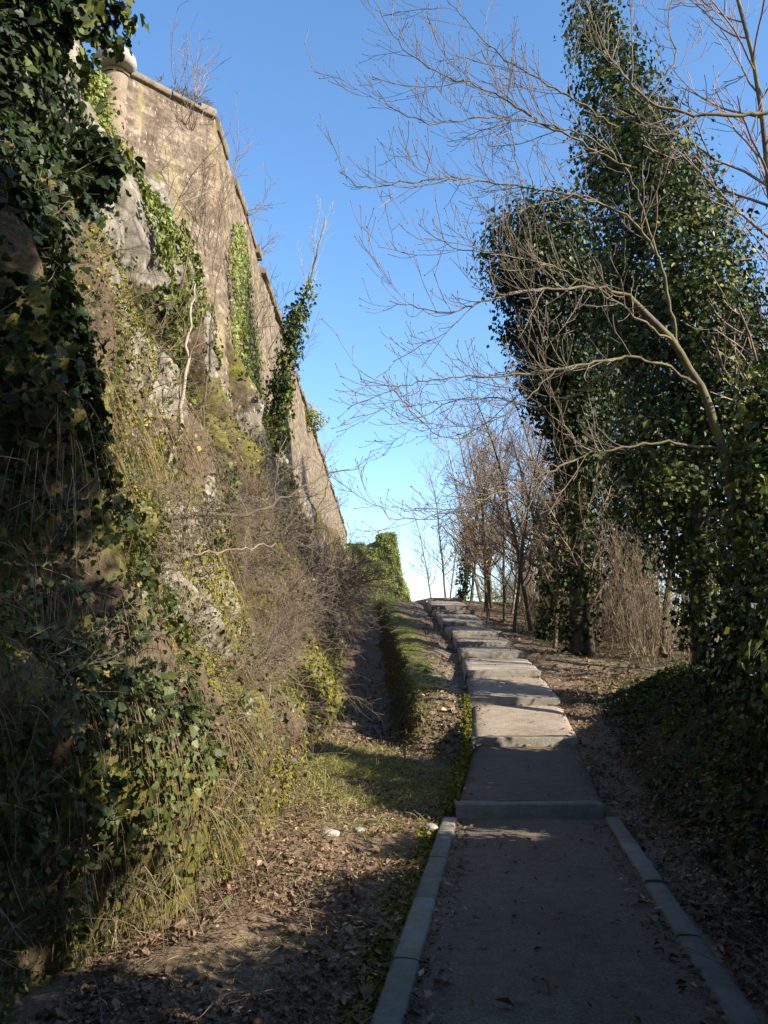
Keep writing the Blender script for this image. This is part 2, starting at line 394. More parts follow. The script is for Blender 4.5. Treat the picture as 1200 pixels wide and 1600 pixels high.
# ------------------------------------------------------------------ path, kerbs, steps
py_ = np.arange(-2, 8.21, .1); pu = np.linspace(0, 1, 24)
PX = xl(py_)[:, None]+.0+(1.42)*pu[None, :]; PY = py_[:, None]+0*PX
PZ = .004+.018*fbm(PX*2, PY*2, 0*PX, 51, 3)+.012*np.sin(pu*PI)[None, :]
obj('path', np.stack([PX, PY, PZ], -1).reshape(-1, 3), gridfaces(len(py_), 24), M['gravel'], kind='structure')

def rough_block(p0, p1, w, h, zb, zt, res=.06, amp=.012, seed=0, roundr=.02, tone=.5, geo=None):
    """a worn stone bar from p0 to p1 (xy), width w to the outside, standing from zb to zt"""
    p0 = np.array(p0, float); p1 = np.array(p1, float); L = np.linalg.norm(p1-p0); d = (p1-p0)/L; s = np.array([-d[1], d[0]])
    n = max(4, int(L/res)); t = np.linspace(0, L, n)
    r = roundr
    ring = np.array([(-w/2, zb), (-w/2, zt-r), (-w/2+r*.3, zt-r*.3), (-w/2+r, zt), (0, zt+.003), (w/2-r, zt), (w/2-r*.3, zt-r*.3), (w/2, zt-r), (w/2, zb)])
    k = len(ring); V = np.zeros((n, k, 3))
    V[:, :, 0] = p0[0]+d[0]*t[:, None]+s[0]*ring[None, :, 0]
    V[:, :, 1] = p0[1]+d[1]*t[:, None]+s[1]*ring[None, :, 0]
    V[:, :, 2] = ring[None, :, 1]
    ends = np.array([0, n-1])
    V[ends, :, 2] -= np.where(ring[None, :, 1] > zb, .006, 0)
    nn = fbm(V[..., 0]*6, V[..., 1]*6, V[..., 2]*6, 61+seed, 3)
    V[..., 2] += amp*nn*(ring[None, :, 1] > zb); V[..., :2] += (amp*.7*fbm(V[..., 0]*5, V[..., 1]*5, V[..., 2]*5, 71+seed, 3))[..., None]*s
    V = V.reshape(-1, 3)
    F = gridfaces(n, k)
    geo.add(V, F, tone)
    fan = np.array([[0, i, i+1] for i in range(1, k-1)])
    geo.add(V[:k], fan[:, ::-1], tone); geo.add(V[-k:], fan, tone)

def along(y, off):   # point beside the path's left (off<0) or right edge
    d = .145
    return (xl(y)+off, y)
kw = .145
joints_l = [8.12, 7.72, 6.62, 5.55, 4.50, 3.42, 2.3]
joints_r = [8.12, 7.05, 5.95, 4.90, 3.80, 2.75]
lab_l = ['short pale kerb stone ending the left edging, beside the first step', 'pale grey kerb stone on the left edging, next to the short end stone',
         'worn kerb stone on the left edging, third back from the first step', 'moss edged kerb stone on the left edging, fourth back from the first step',
         'broad kerb stone on the left edging, fifth back, just above the picture edge', 'kerb stone cut by the bottom picture edge on the left edging']
lab_r = ['narrow kerb stone on the right edging touching the first step', 'kerb stone on the right edging, second back from the first step', 'kerb stone on the right edging, third back from the first step',
         'kerb stone on the right edging, fourth back, above the lower corner', 'kerb stone cut by the lower corner on the right edging']
for joints, off, labs in ((joints_l, -kw/2+.0, lab_l), (joints_r, 1.42+kw/2, lab_r)):
    for i in range(len(joints)-1):
        a, b = joints[i]-.008, joints[i+1]+.008
        g = Geo(); rough_block((xl(b)+off, b), (xl(a)+off, a), kw, .2, -.14, .045+.012*rng.normal(), .06, .010, i*3+int(off > 0)*40, .022, .5+.3*rng.normal(), g)
        g.build('kerb_stone', M['kerb'], base=(xl(a)+off, a, 0), label=labs[i], cat='kerb stone', group='kerb stones along the lower path')

step_lab = ['long low pale stone step across the path where the kerb stones end', 'shaded gravel step with a dark edge, second one up the path', 'step striped by sun and shadow, third one up the path',
            'sunlit pale step with worn sloping tread, fourth one up the path', 'sunlit step with broken pale riser, fifth one up the path', 'sunlit step, sixth up the path, above the broken pale riser',
            'narrowing sunlit step, seventh one up the path', 'sunlit step with pale left corner, eighth one up the path', 'dark edged step, third from the top of the path', 'dark edged step, second from the top of the path', 'topmost step on the skyline of the path']
for k in range(11):
    y0, zb = SY[k], SZ[k]; y1 = SY[k+1] if k < 10 else 42.0; z1 = SZ[k+1] if k < 10 else 4.3
    zt = zb+(.15 if k == 0 or k > 5 else .115)
    t = thing('stone_step', ((xl(y0)+.71), y0, zb), step_lab[k], 'step', 'steps climbing the path')
    base = np.array(t.location)
    a0, a1 = xl(y0)-.0+.015*rng.normal(), xr(y0)+.0+.02*rng.normal()
    skew = .05*rng.normal()
    g = Geo(); rough_block((a0, y0+.09-skew), (a1, y0+.09+skew), .16, .2, zb-.22, zt, .03, .007, 100+k*7, .02, .5+.1*rng.normal()-(.25 if k in (8, 9, 10) else 0), g)  # three top edges toned darker, their shade put into the stone
    g.build('edge_stone', M['step_stone'] if k != 0 else M['kerb'], t, base)
    # tread: a sloping slab of trodden grit between two edges, its flanks reach down into the bank
    ys = np.linspace(y0+.15, y1+.02, max(8, int((y1-y0)/.12))); us = np.linspace(0, 1, 20)
    X = xl(ys)[:, None]-.0+1.42*us[None, :]+.012*fbm(ys*1.5, ys*0+k, ys*0, 81, 3)[:, None]*(np.abs(us-.5)*2)[None, :]; Yg = ys[:, None]+0*X
    fr = (ys-y0)/(y1-y0)
    Z = (zt-.012+(z1-zt+.004)*fr)[:, None]+.010*fbm(X*2, Yg*2, 0*X, 91+k, 4)-.03*((us-.5)*2)[None, :]**10+.0*X
    Z = Z-.012*sstep(.0, .25, (1-np.abs(fr-.4)))[:, None]*0
    top = np.stack([X, Yg, Z], -1)
    sk = top[:, [0, -1]].copy(); sk[..., 2] -= .30; sk[:, 0, 0] -= .05; sk[:, 1, 0] += .05
    full = np.concatenate([sk[:, :1], top, sk[:, 1:]], 1)
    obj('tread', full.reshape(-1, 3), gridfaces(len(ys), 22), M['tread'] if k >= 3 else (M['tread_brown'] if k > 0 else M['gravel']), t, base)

# ------------------------------------------------------------------ cliff
def cliff_top(y): return np.interp(y, [0, 11.5, 13.5, 16, 40, 50], [8.3, 8.5, 7.8, 7.3, 7.3, 7.6])
def cliff_foot(y): return np.interp(y, [0, 3, 5, 6.5, 8.2, 10, 12, 14, 16, 18, 22, 30, 38, 50], [-1.6, -1.45, -1.22, -1.12, -.98, -1.0, -1.22, -1.2, -1.05, -1.3, -1.35, -1.35, -1.2, -1.0])
def cliff_x(y, z):
    y = np.asarray(y, float); z = np.asarray(z, float)
    zz = z-zd(y)*.8
    prof = np.interp(zz, [-1, 0, .6, 1.5, 3, 5, 7, 8.6], [-.12, 0, .1, .30, .80, 1.45, 2.05, 2.7])
    far = sstep(20, 45, y)
    prof = prof*(1-far)+far*np.interp(zz, [-1, 0, 2, 8], [-.1, .0, .8, 2.2])
    b = vnoise(y*.75+.25*z, z*.12, 0*y, 201); rid = 1-np.abs(vnoise(y*.9+.15*z, z*.33, 0*y+5, 202))*2
    cre = np.clip(1-np.abs(vnoise(y*1.5+.3*z, z*.28, 0*y+3, 208))*3.2, 0, 1)*sstep(.0, .8, zz+.2)
    n = .36*b+.30*rid*sstep(0, 1, zz+.3)+.26*fbm(y*1.7, z*1.2, 0*y, 203, 5, .6)-.75*cre**1.2+.06*fbm(y*5, z*4, 0*y, 209, 4, .6)*sstep(-.1, .2, zz)
    led = .10*np.sin(z*2.1+2*vnoise(y*.5, z*.3, 0*y, 205))
    return cliff_foot(y)-prof+n+led*sstep(.3, 1, zz)
cy = axis([np.arange(-3, 2, .4), np.arange(2, 14, .055), np.arange(14, 26, .09), np.arange(26, 52.1, .22)])
cs = np.linspace(0, 1, 150)
CY = cy[:, None]+0*cs[None, :]
zlo = zd(cy)-.35
CZ = zlo[:, None]+(cliff_top(cy)-zlo)[:, None]*cs[None, :]
CX = cliff_x(CY, CZ)
CYd = CY+.12*fbm(CY*1.3, CZ*1.3, CX*0, 211, 4)
ledge = [0.5, 1.2, 2.5, 5, 9]
lx = np.stack([CX[:, -1]-d for d in ledge], 1); lz = np.stack([CZ[:, -1]+.06*d+.1*fbm(cy, cy*0+d, cy*0, 221, 3) for d in ledge], 1)
CXa = np.concatenate([CX, lx], 1); CYa = np.concatenate([CYd, cy[:, None]+0*lx], 1); CZa = np.concatenate([CZ, lz], 1)
bare = np.clip(sstep(.1, .5, fbm(CYa*.55, CZa*.45, 0*CZa, 231, 3)+.15)-.4*sstep(3, 0, CZa), 0, 1)
for (by, bz, br, bs) in ((11.3, 8.0, .8, .55), (14.5, 5.0, 1.3, 1), (16.5, 5.8, 1.6, .8), (7.0, 4.4, .8, .9), (12.2, 1.3, .8, .9), (10.6, 6.6, .8, .5), (20, 5.5, 2, .6)):
    bare = np.maximum(bare, bs*np.exp(-(((CYa-by)/br)**2+((CZa-bz)/br)**2)))
bare = .85*bare*sstep(4.2, 6, CYa)*(.35+.65*sstep(1.2, 3.2, CZa))
obj('cliff', np.stack([CXa, CYa, CZa], -1).reshape(-1, 3), gridfaces(len(cy), CXa.shape[1])[:, ::-1], M['rock'], attrs={'bare': bare.ravel()}, kind='structure')
def cliff_at(y, z, off=0.0):
    y = np.asarray(y, float); z = np.asarray(z, float)
    x = cliff_x(y, z); e = .08
    dxy = (cliff_x(y+e, z)-x)/e; dxz = (cliff_x(y, z+e)-x)/e
    N = unit(np.stack([np.ones_like(x), -dxy, -dxz], -1))
    return np.stack([x, y+.12*fbm(y*1.3, z*1.3, x*0, 211, 4), z], -1)+N*off, N

# ------------------------------------------------------------------ fortress wall
WT = 11.55
line = np.array([(-15.0, 14.3), (-4.62, 12.25), (-3.2, 13.6), (-3.2, 68.0)])
wall = thing('fortress_wall', (-3.2, 13.6, 6.6), 'tall brown rubble fortress wall with battered face and rounded corner above the cliff', 'wall')
wb = np.array(wall.location)
segs = [(0, 1, .25), (1, 2, .05), (2, 3, .10)]
pts, nrm, svals = [], [], []
sacc = 0
def seg_n(a, b): d = unit(line[b]-line[a]); return np.array([d[1], -d[0]])
n01, n12, n23 = seg_n(0, 1), seg_n(1, 2), seg_n(2, 3)
for a, b, res in segs:
    L = np.linalg.norm(line[b]-line[a]); na = seg_n(a, b)
    m = int(L/res) if a < 2 else 0
    tt = np.linspace(0, L, m) if a < 2 else np.concatenate([np.arange(0, 12, .09), np.arange(12, 30, .2), np.linspace(30, L, 70)])
    for t in tt[(0 if a == 0 else 1):]:
        p = line[a]+(line[b]-line[a])*t/L
        q = na.copy()
        if a == 0 and L-t < .4: q = na*(1-.5*(1-(L-t)/.4))+n12*.5*(1-(L-t)/.4)
        if a == 1: 
            if t < .3: q = n12*(.5+.5*t/.3)+n01*(.5-.5*t/.3)
            if L-t < .3: q = n12*(.5+.5*(L-t)/.3)+n23*(.5-.5*(L-t)/.3)
        if a == 2 and t < .3: q = n23*(.5+.5*t/.3)+n12*(.5-.5*t/.3)
        pts.append(p); nrm.append(q); svals.append(sacc+t)
    sacc += L
pts = np.array(pts); nrm = np.array(nrm); svals = np.array(svals)
zr = np.concatenate([[5.8], np.arange(6.4, WT-.001, .06), [WT]])
WS = svals[:, None]+0*zr[None, :]; WZ = zr[None, :]+0*WS
topn = .10*fbm(svals*1.3, svals*0, svals*0, 301, 3)+.04*fbm(svals*6, svals*0, svals*0, 302, 2)
c2s = np.linalg.norm(line[1]-line[0])+np.linalg.norm(line[2]-line[1])
topn = np.where(svals > c2s, topn-.12, topn*.15)
WZ = WZ+topn[:, None]*sstep(WT-1.0, WT, WZ)
off = (WT-WZ)*.085
sel = lambda r, f: None
relief = .035*fbm(WS*4.2, WZ*8, 0*WS, 303, 4)+.05*fbm(WS*.8, WZ*.7, 0*WS, 304, 3)
off = off+relief*sstep(WT+.1, WT-.25, WZ)
WX = pts[:, 0:1]+nrm[:, 0:1]*off; WY = pts[:, 1:2]+nrm[:, 1:2]*off
front = np.stack([WX, WY, WZ], -1)
uvw = np.stack([WS, WZ], -1)
inn = unit(np.stack([nrm[:, 0], nrm[:, 1]], -1))*-1.1
back_top = front[:, -1:].copy(); back_top[:, 0, 0] += inn[:, 0]; back_top[:, 0, 1] += inn[:, 1]
back_bot = back_top.copy(); back_bot[:, :, 2] = 5.8
full = np.concatenate([front, back_top, back_bot], 1); fuv = np.concatenate([uvw, uvw[:, -1:]+[[[0, 1.1]]], uvw[:, -1:]+[[[0, 7]]]], 1)
obj('masonry', full.reshape(-1, 3), gridfaces(len(svals), full.shape[1]), M['masonry'], wall, wb, uv=fuv.reshape(-1, 2))
# end of the far face
# corner roll: rounded cut stones stacked up the near corner
g = Geo()
cn = unit(n01+n12); zz_ = 6.3; k = 0
while zz_ < WT-.02:
    h = min(rng.uniform(.24, .36), WT-zz_); c0 = line[1]+cn*((WT-zz_)*.085*1.05-.215); c1 = line[1]+cn*((WT-zz_-h)*.085*1.05-.215)
    r = .24+.012*rng.normal(); an = np.linspace(0, 2*PI, 20, endpoint=False)
    ring = []
    for f, rr in ((0, .955), (.1, 1), (.5, 1.012), (.9, 1), (1, .955)):
        c = c0+(c1-c0)*f; z = zz_+h*f
        ring.append(np.stack([c[0]+np.cos(an)*r*rr, c[1]+np.sin(an)*r*rr, z+0*an], -1))
    V = np.array(ring).reshape(-1, 3); V += .012*fbm(V[:, 0]*7, V[:, 1]*7, V[:, 2]*7, 321, 3)[:, None]*np.array([1, 1, 0])
    j = np.arange(4)[:, None]*20; a = np.arange(20)[None, :]
    F = np.stack([j+a, j+(a+1) % 20, j+20+(a+1) % 20, j+20+a], -1).reshape(-1, 4)
    g.add(V, F, .5+.25*rng.normal()); zz_ += h
g.build('corner_quoin', M['quoin'], wall, wb)
# coping: slabs that jut past the face, broken away in places
def coping(geo, p0, p1, n, zb, h, out, inn_, seed):
    d = p1-p0; L = np.linalg.norm(d); d = d/L; t = 0
    while t < L-.05:
        w = min(rng.uniform(.5, .95), L-t); hh = h*(1+.22*rng.normal()); o = out+.03*rng.normal(); zb_ = zb+.03*rng.normal()
        m = max(3, int(w/.08)); u = np.linspace(t+.006, t+w-.006, m)
        prof = np.array([(-inn_, zb_), (o-.02, zb_), (o, zb_+.02), (o, zb_+hh*.75), (o-.03, zb_+hh*.92), (o-.10, zb_+hh), (-inn_, zb_+hh*1.1)])
        V = np.zeros((m, 7, 3)); q = p0[None, :]+d[None, :]*u[:, None]
        V[..., 0] = q[:, 0:1]+n[0]*prof[None, :, 0]; V[..., 1] = q[:, 1:2]+n[1]*prof[None, :, 0]; V[..., 2] = prof[None, :, 1]
        V += (.02*fbm(V[..., 0]*5, V[..., 1]*5, V[..., 2]*5, seed, 3))[..., None]*np.array([n[0], n[1], .6])
        V = V.reshape(-1, 3); tn = .5+.2*rng.normal(); geo.add(V, gridfaces(m, 7), tn)
        fan = np.array([[0, i, i+1] for i in range(1, 6)]); geo.add(V[:7], fan[:, ::-1], tn); geo.add(V[-7:], fan, tn)
        t += w
g = Geo()
coping(g, line[1]+n12*.0+unit(line[2]-line[1])*.25, line[2], n12, WT+.02, .17, .075, .7, 331)
dd = unit(line[3]-line[2])
for a, b, h, o in ((.12, 1.1, .20, .08), (1.9, 5.2, .12, .09), (5.9, 11.5, .16, .10), (12.2, 20, .14, .10), (21, 31, .14, .1), (32.5, 54, .14, .1)):
    coping(g, line[2]+dd*a, line[2]+dd*b, n23, WT-.16, h+.1, o, .6, 341)
g.build('coping', M['cap'], wall, wb)
gt = Geo(); n = 5200; sd = np.concatenate([rng.uniform(0, 1, n//4)*1.9, 1.9+rng.uniform(0, 1, n-n//4)**1.6*40]); cl = fbm(sd*2.3, 0*sd, 0*sd, 361, 3) > .05; sd = sd[cl]; n = len(sd)
q = np.where((sd < 1.9)[:, None], line[1]+unit(line[2]-line[1])*sd[:, None], line[2]+np.array([0, 1.])*(sd-1.9)[:, None]); q = q-np.where((sd < 1.9)[:, None], n12, n23)*rng.uniform(-.02, .35, (n, 1))
blades(gt, np.stack([q[:, 0], q[:, 1], np.where(sd < 1.9, WT+.26, WT+.0)+.02*rng.normal(0, 1, n)], -1), np.stack([rng.normal(.2, .5, n), rng.normal(0, .5, n), 1+0*sd], -1), rng.uniform(.06, .26, n), .010, np.clip(.5+.25*rng.normal(0, 1, n), 0, 1), .7, 3)
gt.build('wall_top_grass', M['straw'], smooth=False, kind='stuff', label='dry grass rooted along the top of the fortress wall')
# round cap stone on the corner
an = np.linspace(0, 2*PI, 28, endpoint=False); ring = []
cc = line[1]+cn*-.06
for r, z in ((.02, -.02), (.27, -.02), (.33, .03), (.35, .12), (.32, .22), (.22, .31), (.10, .35), (.01, .36)):
    ring.append(np.stack([cc[0]+np.cos(an)*r, cc[1]+np.sin(an)*r, WT+.02+z+0*an], -1))
V = np.array(ring).reshape(-1, 3); V += .03*fbm(V[:, 0]*4, V[:, 1]*4, V[:, 2]*4, 351, 3)[:, None]
j = np.arange(7)[:, None]*28; a = np.arange(28)[None, :]
g = Geo(); g.add(V, np.stack([j+a, j+(a+1) % 28, j+28+(a+1) % 28, j+28+a], -1).reshape(-1, 4), .85); g.build('cap_stone', M['loose_stone'], wall, wb)
def wall_at(s, z, off=0.02):
    """point on the long receding face, s metres past the second corner"""
    s = np.asarray(s, float); z = np.asarray(z, float)
    return np.stack([line[2][0]+(WT-z)*.085+off+.02*fbm(s*.8+c2s, z*.7, 0*s, 304, 3), line[2][1]+s, z], -1)

# ------------------------------------------------------------------ ivy clad return wall beyond the crest
t = thing('ivy_clad_wall', (-.8, 62, 4.6), 'ruined return wall wholly clad in light green ivy, standing beyond the grassy crest', 'wall')
b0 = np.array(t.location)
V = []; F = []
outl = [(-3.6, 4.3), (2.1, 4.3), (1.85, 6.2), (1.3, 7.4), (1.15, 8.7), (.92, 10.0), (.8, 10.75), (-.45, 10.65), (-.5, 10.2), (-1.4, 9.8), (-1.45, 9.95), (-3.6, 9.95)]
n = len(outl)
fr = np.array([(x, 61.4, z) for x, z in outl]); bk = np.array([(x, 63.4, z) for x, z in outl])
g = Geo(); g.add(np.concatenate([fr, bk]), np.array([[i, (i+1) % n, (i+1) % n+n, i+n] for i in range(n)]))
tri = [(0, 1, 2), (0, 2, 3), (0, 3, 4), (0, 4, 9), (4, 5, 8), (5, 6, 8), (6, 7, 8), (4, 8, 9), (0, 9, 10), (0, 10, 11)]
g.add(fr, np.array(tri)); g.add(bk, np.array(tri)[:, ::-1])
g.build('masonry', plain('dark ruined masonry', (.13, .10, .08)), t, b0, smooth=False)
def inside(px, pz):
    r = np.zeros(len(px), bool); j = n-1
    for i in range(n):
        xi, zi = outl[i]; xj, zj = outl[j]
        c = ((zi > pz) != (zj > pz)) & (px < (xj-xi)*(pz-zi)/(zj-zi+1e-9)+xi); r ^= c; j = i
    return r
m = 26000; xx = rng.uniform(-3.6, 2.6, m); zz = rng.uniform(4.3, 12, m); ok = inside(xx+.06*rng.normal(0, 1, m), zz+.06*rng.normal(0, 1, m)) & ~((xx > -1.5) & (xx < -.55) & (zz > 9.6))
xx, zz = xx[ok], zz[ok]; lump = fbm(xx*1.3, zz*1.3, 0*xx, 401, 4)
g = Geo(); Pn = np.stack([xx, 61.3-.30*(lump+.5)-rng.uniform(0, .12, len(xx)), zz], -1)
leaves(g, Pn, np.tile([.25, -1, .35], (len(xx), 1)), 
       .12, np.clip(.38+.5*lump+.2*rng.normal(0, 1, len(xx)), 0, .92), spread=.45)
for i in range(1, 8):   # ivy hanging round the outer edge
    (xa, za), (xb_, zb_) = outl[i], outl[i+1]
    k = 700; u = rng.uniform(0, 1, k); p = np.stack([xa+(xb_-xa)*u, rng.uniform(61.2, 63.4, k), za+(zb_-za)*u], -1)+rng.normal(0, .08, (k, 3))
    leaves(g, p, np.tile([.6, -.4, .6], (k, 1)), .13, np.clip(.5+.25*rng.normal(0, 1, k), 0, .92))
g.build('ivy', M['ivy_light'], t, b0, smooth=False)

# ------------------------------------------------------------------ growth helpers
rnd = random.Random(5)
def wander(p, d, L, r0, r1, n, jit=.15, up=0.0, curve=None):
    pts = [np.array(p, float)]; d = unit(np.array(d, float)); st = L/(n-1)
    for i in range(n-1):
        d = d+rng.normal(0, jit, 3)*.5; d[2] += up/(n-1)
        if curve is not None: d = d+curve/(n-1)
        d = unit(d); pts.append(pts[-1]+d*st)
    return np.array(pts), np.linspace(r0, r1, n)
def sub(lines, out, n, Lr, ang=.9, rr=.6, rend=.0015, nseg=5, up=.5, tmin=.25, jit=.2, rmax=1e9):
    """side shoots along each line; Lr = (min, max) length as fraction of a remaining parent length"""
    for p, r in lines:
        seg = np.linalg.norm(np.diff(p, axis=0), axis=1); L = seg.sum()
        k = n if isinstance(n, int) else max(1, int(n*L+rng.uniform()))
        for i in range(k):
            t = tmin+(1-tmin)*(i+rng.uniform())/k; f = t*(len(p)-1); j = min(int(f), len(p)-2)
            q = p[j]+(p[j+1]-p[j])*(f-j); d = unit(p[j+1]-p[j])
            s = unit(np.cross(d, rng.normal(0, 1, 3))); dd = d*math.cos(ang)+s*math.sin(ang)*rng.uniform(.7, 1.2)
            l = rng.uniform(*Lr)*(1.05-.5*t)
            r0 = min((r[j]+(r[j+1]-r[j])*(f-j))*rr, rmax)
            out.append(wander(q, dd, l, r0, max(rend, r0*.3), nseg, jit, up))

def bare_tree(name, h, seed, label, group, mtrunk, mtwig, r=.09, lean=(0, 0), nb=16, spread=(.9, 1.9), first=.3, twn=4.0, cat='tree', ang=.75, fine=True):
    global rng
    old = rng; rng = np.random.default_rng(seed)
    t = thing(name, (0, 0, 0), label, cat, group)
    tr = wander((0, 0, -.25), (lean[0], lean[1], 1), h, r, .012, 14, .10, .12)
    g = Geo(); tubes(g, [tr], 9, [.5]); g.build('trunk', mtrunk, t)
    b1 = []; sub([tr], b1, nb, spread, ang+.15, .5, .006, 7, .35, first, .22)
    b2 = []; sub(b1, b2, twn, (.3, 1.0), .7, .6, .005, 5, .5, .2, .25)
    b3 = []
    if fine: sub(b2, b3, 3.6, (.2, .5), .7, .8, .0045, 4, .4, .15, .25)
    g = Geo(); tubes(g, b1, 5, list(.5+.2*rng.normal(0, 1, len(b1)))); tubes(g, b2+b3, 3, list(.55+.25*rng.normal(0, 1, len(b2)+len(b3))))
    g.build('crown', mtwig, t)
    rng = old
    return t

def ivy_mass(geo, spine, radii, nclus, per, size, seed, squash=.8, tone0=.42, clus_r=.22, hollow=.55, lobed=False, gaps=.25):
    """clumps of leaves hung round a climbing stem"""
    sp = np.array(spine, float); rd = np.array(radii, float)
    seg = np.concatenate([[0], np.cumsum(np.linalg.norm(np.diff(sp, axis=0), axis=1))]); L = seg[-1]
    tt = np.linspace(0, L, 200); rr = np.interp(tt, seg, rd); cdf = np.cumsum(rr); cdf /= cdf[-1]
    tq = np.interp(rng.uniform(0, 1, nclus), cdf, tt); R = np.interp(tq, seg, rd)
    c = np.stack([np.interp(tq, seg, sp[:, i]) for i in range(3)], -1); a = rng.uniform(0, 2*PI, nclus)
    lump = 1.25*fbm(np.cos(a)*1.7+c[:, 0]*.2, np.sin(a)*1.7, tq*.85, seed, 3)
    keep = lump > -gaps-.35*rng.uniform(0, 1, nclus)
    f = np.sqrt(rng.uniform(hollow**2, 1.0, nclus))
    rad = R*f*(1+.75*lump)
    dirv = np.stack([np.cos(a), np.sin(a), 0*a], -1); cen = c+dirv*rad[:, None]
    cen, dirv, lump = cen[keep], dirv[keep], lump[keep]
    m = len(cen); ct = tone0+.17*rng.normal(0, 1, m)+.35*lump  # bulging clumps toned lighter, hollow ones darker, as if lit
    Pn = np.repeat(cen, per, 0)+np.clip(rng.normal(0, 1, (m*per, 3)), -1.7, 1.7)*clus_r*np.array([1, 1, squash])
    Nn = unit(np.repeat(dirv, per, 0)+np.array([0, 0, .45])+.5*unit(Pn-np.repeat(cen, per, 0)))
    leaves(geo, Pn, Nn, size, np.clip(np.repeat(ct, per)+.16*rng.normal(0, 1, m*per), 0, 1), lobed=lobed, spread=.45)

# ------------------------------------------------------------------ tall ivy clad tree on the right
def ivy_tree(base, spine, radii, label, nclus, per, size, seed, trunk_r, clus_r=.22, gaps=.25, extra=None, tone0=.42, lobed=False, hollow=.5, squash=.8):
    t = thing('ivy_clad_tree', base, label, 'tree')
    sp = np.array(spine, float); n = len(sp)
    g = Geo(); tubes(g, [(np.concatenate([[[base[0], base[1], base[2]-.3]], sp]), np.concatenate([[trunk_r*1.25], np.linspace(trunk_r, .03, n)]))], 10, [.5]); g.build('trunk', M['bark_dark'], t, base)
    g = Geo(); ivy_mass(g, sp, radii, nclus, per, size, seed, clus_r=clus_r, gaps=gaps, tone0=tone0, lobed=lobed, hollow=hollow, squash=squash)
    if extra: extra(g)
    g.build('ivy', M['ivy'], t, base, smooth=False)
    return t
Yt = 12.6
sp = [P(1105, 1020, Yt), P(1095, 900, Yt), P(1090, 760, Yt), P(1080, 600, Yt), P(1065, 450, Yt), P(1035, 330, Yt), P(990, 200, Yt), P(945, 90, Yt), P(918, -30, Yt)]
rd = [v*.95 for v in (.05, .5, 1.25, 1.5, 1.35, 1.0, .72, .45, .22)]
ivy_tree(tuple(sp[0]), sp, rd, 'tallest tree, cone shaped and wrapped in glossy dark ivy to its pointed top', 2000, 26, .085, 501, .22, .21, .10, squash=.65)
Yt = 19.0
sp = [P(905, 1000, Yt), P(902, 900, Yt), P(905, 780, Yt), P(905, 690, Yt), P(885, 590, Yt), P(865, 480, Yt), P(850, 380, Yt), P(848, 320, Yt)]
rd = [.10, .14, .22, .5, 1.1, 1.45, 1.25, .6]
ivy_tree(tuple(sp[0]), sp, rd, 'round headed dark ivy covered tree leaning over the path behind the tall ivy tree', 1200, 28, .115, 502, .22, .27, .22, squash=.65, tone0=.24)  # low leaf tone puts shade into this crown
Yt = 23.5
sp = [P(995, 1000, Yt), P(992, 880, Yt), P(985, 740, Yt), P(970, 600, Yt), P(950, 480, Yt), P(945, 400, Yt)]
ivy_tree(tuple(sp[0]), sp, [.25, .9, 1.5, 1.65, 1.4, .6], 'dark ivy covered trunk filling the gap between the pointed and round headed ivy trees', 1000, 30, .115, 503, .2, .26, .4, tone0=.24)  # leaf tone lowered to stand in for shade between the crowns
# ivy leaves close by at the right edge, toned bright to suggest glint
Yt = 9.2
sp = [P(1215, 1080, Yt), P(1200, 950, Yt), P(1195, 830, Yt), P(1200, 700, Yt), P(1205, 590, Yt)]
ivy_tree(tuple(sp[0]), sp, [.38, .42, .40, .38, .22], 'ivy with leaves toned bright for glint on a stem cut by the right picture edge', 230, 24, .10, 504, .08, .17, .5, tone0=.62)

# dense evergreen trees outside the view, two shading the path; last two added to cut sky light
for i, (bx, by, hh, rr) in enumerate(((4.25, .05, 8.5, 1.2), (3.6, -2.2, 8.5, 1.6), (-1.6, -4.5, 8.0, 1.7), (.4, -7.5, 9.0, 1.8))):
    zb = float(ground_z(np.array([bx]), np.array([by]))[0])
    sp = [(bx, by, zb+k*hh/6) for k in range(7)]
    ivy_tree((bx, by, zb), sp, [rr*.7, rr, rr*1.05, rr, rr*.85, rr*.6, rr*.3], ('broad ivy covered tree behind the viewer, outside the picture', 'ivy covered tree across the path behind the viewer, outside the picture', 'unseen ivy covered tree added at the cliff foot behind the viewer to block sky light, outside the picture', 'unseen ivy covered tree added far behind the viewer to block sky light, outside the picture')[i], 620, 24, .16, 510+i, .25, .34, .9)

# ------------------------------------------------------------------ overhanging bare tree
tree = thing('bare_tree', tuple(P(1165, 1035, 9.6)), 'leafless tree with mossy trunk whose long twiggy limbs overhang the path', 'tree')
tb = np.array(tree.location)
def pl(pix):   # (px, py, Y) list to points
    return np.array([P(*q) for q in pix])
def resample(p, n):
    s = np.concatenate([[0], np.cumsum(np.linalg.norm(np.diff(p, axis=0), axis=1))])
    # catmull-rom style smoothing
    u = np.linspace(0, s[-1], n); q = np.stack([np.interp(u, s, p[:, i]) for i in range(3)], -1)
    for _ in range(2): q[1:-1] = .25*q[:-2]+.5*q[1:-1]+.25*q[2:]
    return q+rng.normal(0, .012, q.shape)
trunkpts = resample(pl([(1165, 1060, 9.6), (1160, 950, 9.55), (1152, 800, 9.4), (1130, 700, 9.3), (1095, 600, 9.2), (1052, 535, 9.1), (1020, 500, 9.0), (985, 462, 8.9)]), 22)
g = Geo(); tubes(g, [(trunkpts, np.linspace(.085, .034, 22))], 10, [.45]); g.build('trunk', M['bark'], tree, tb)
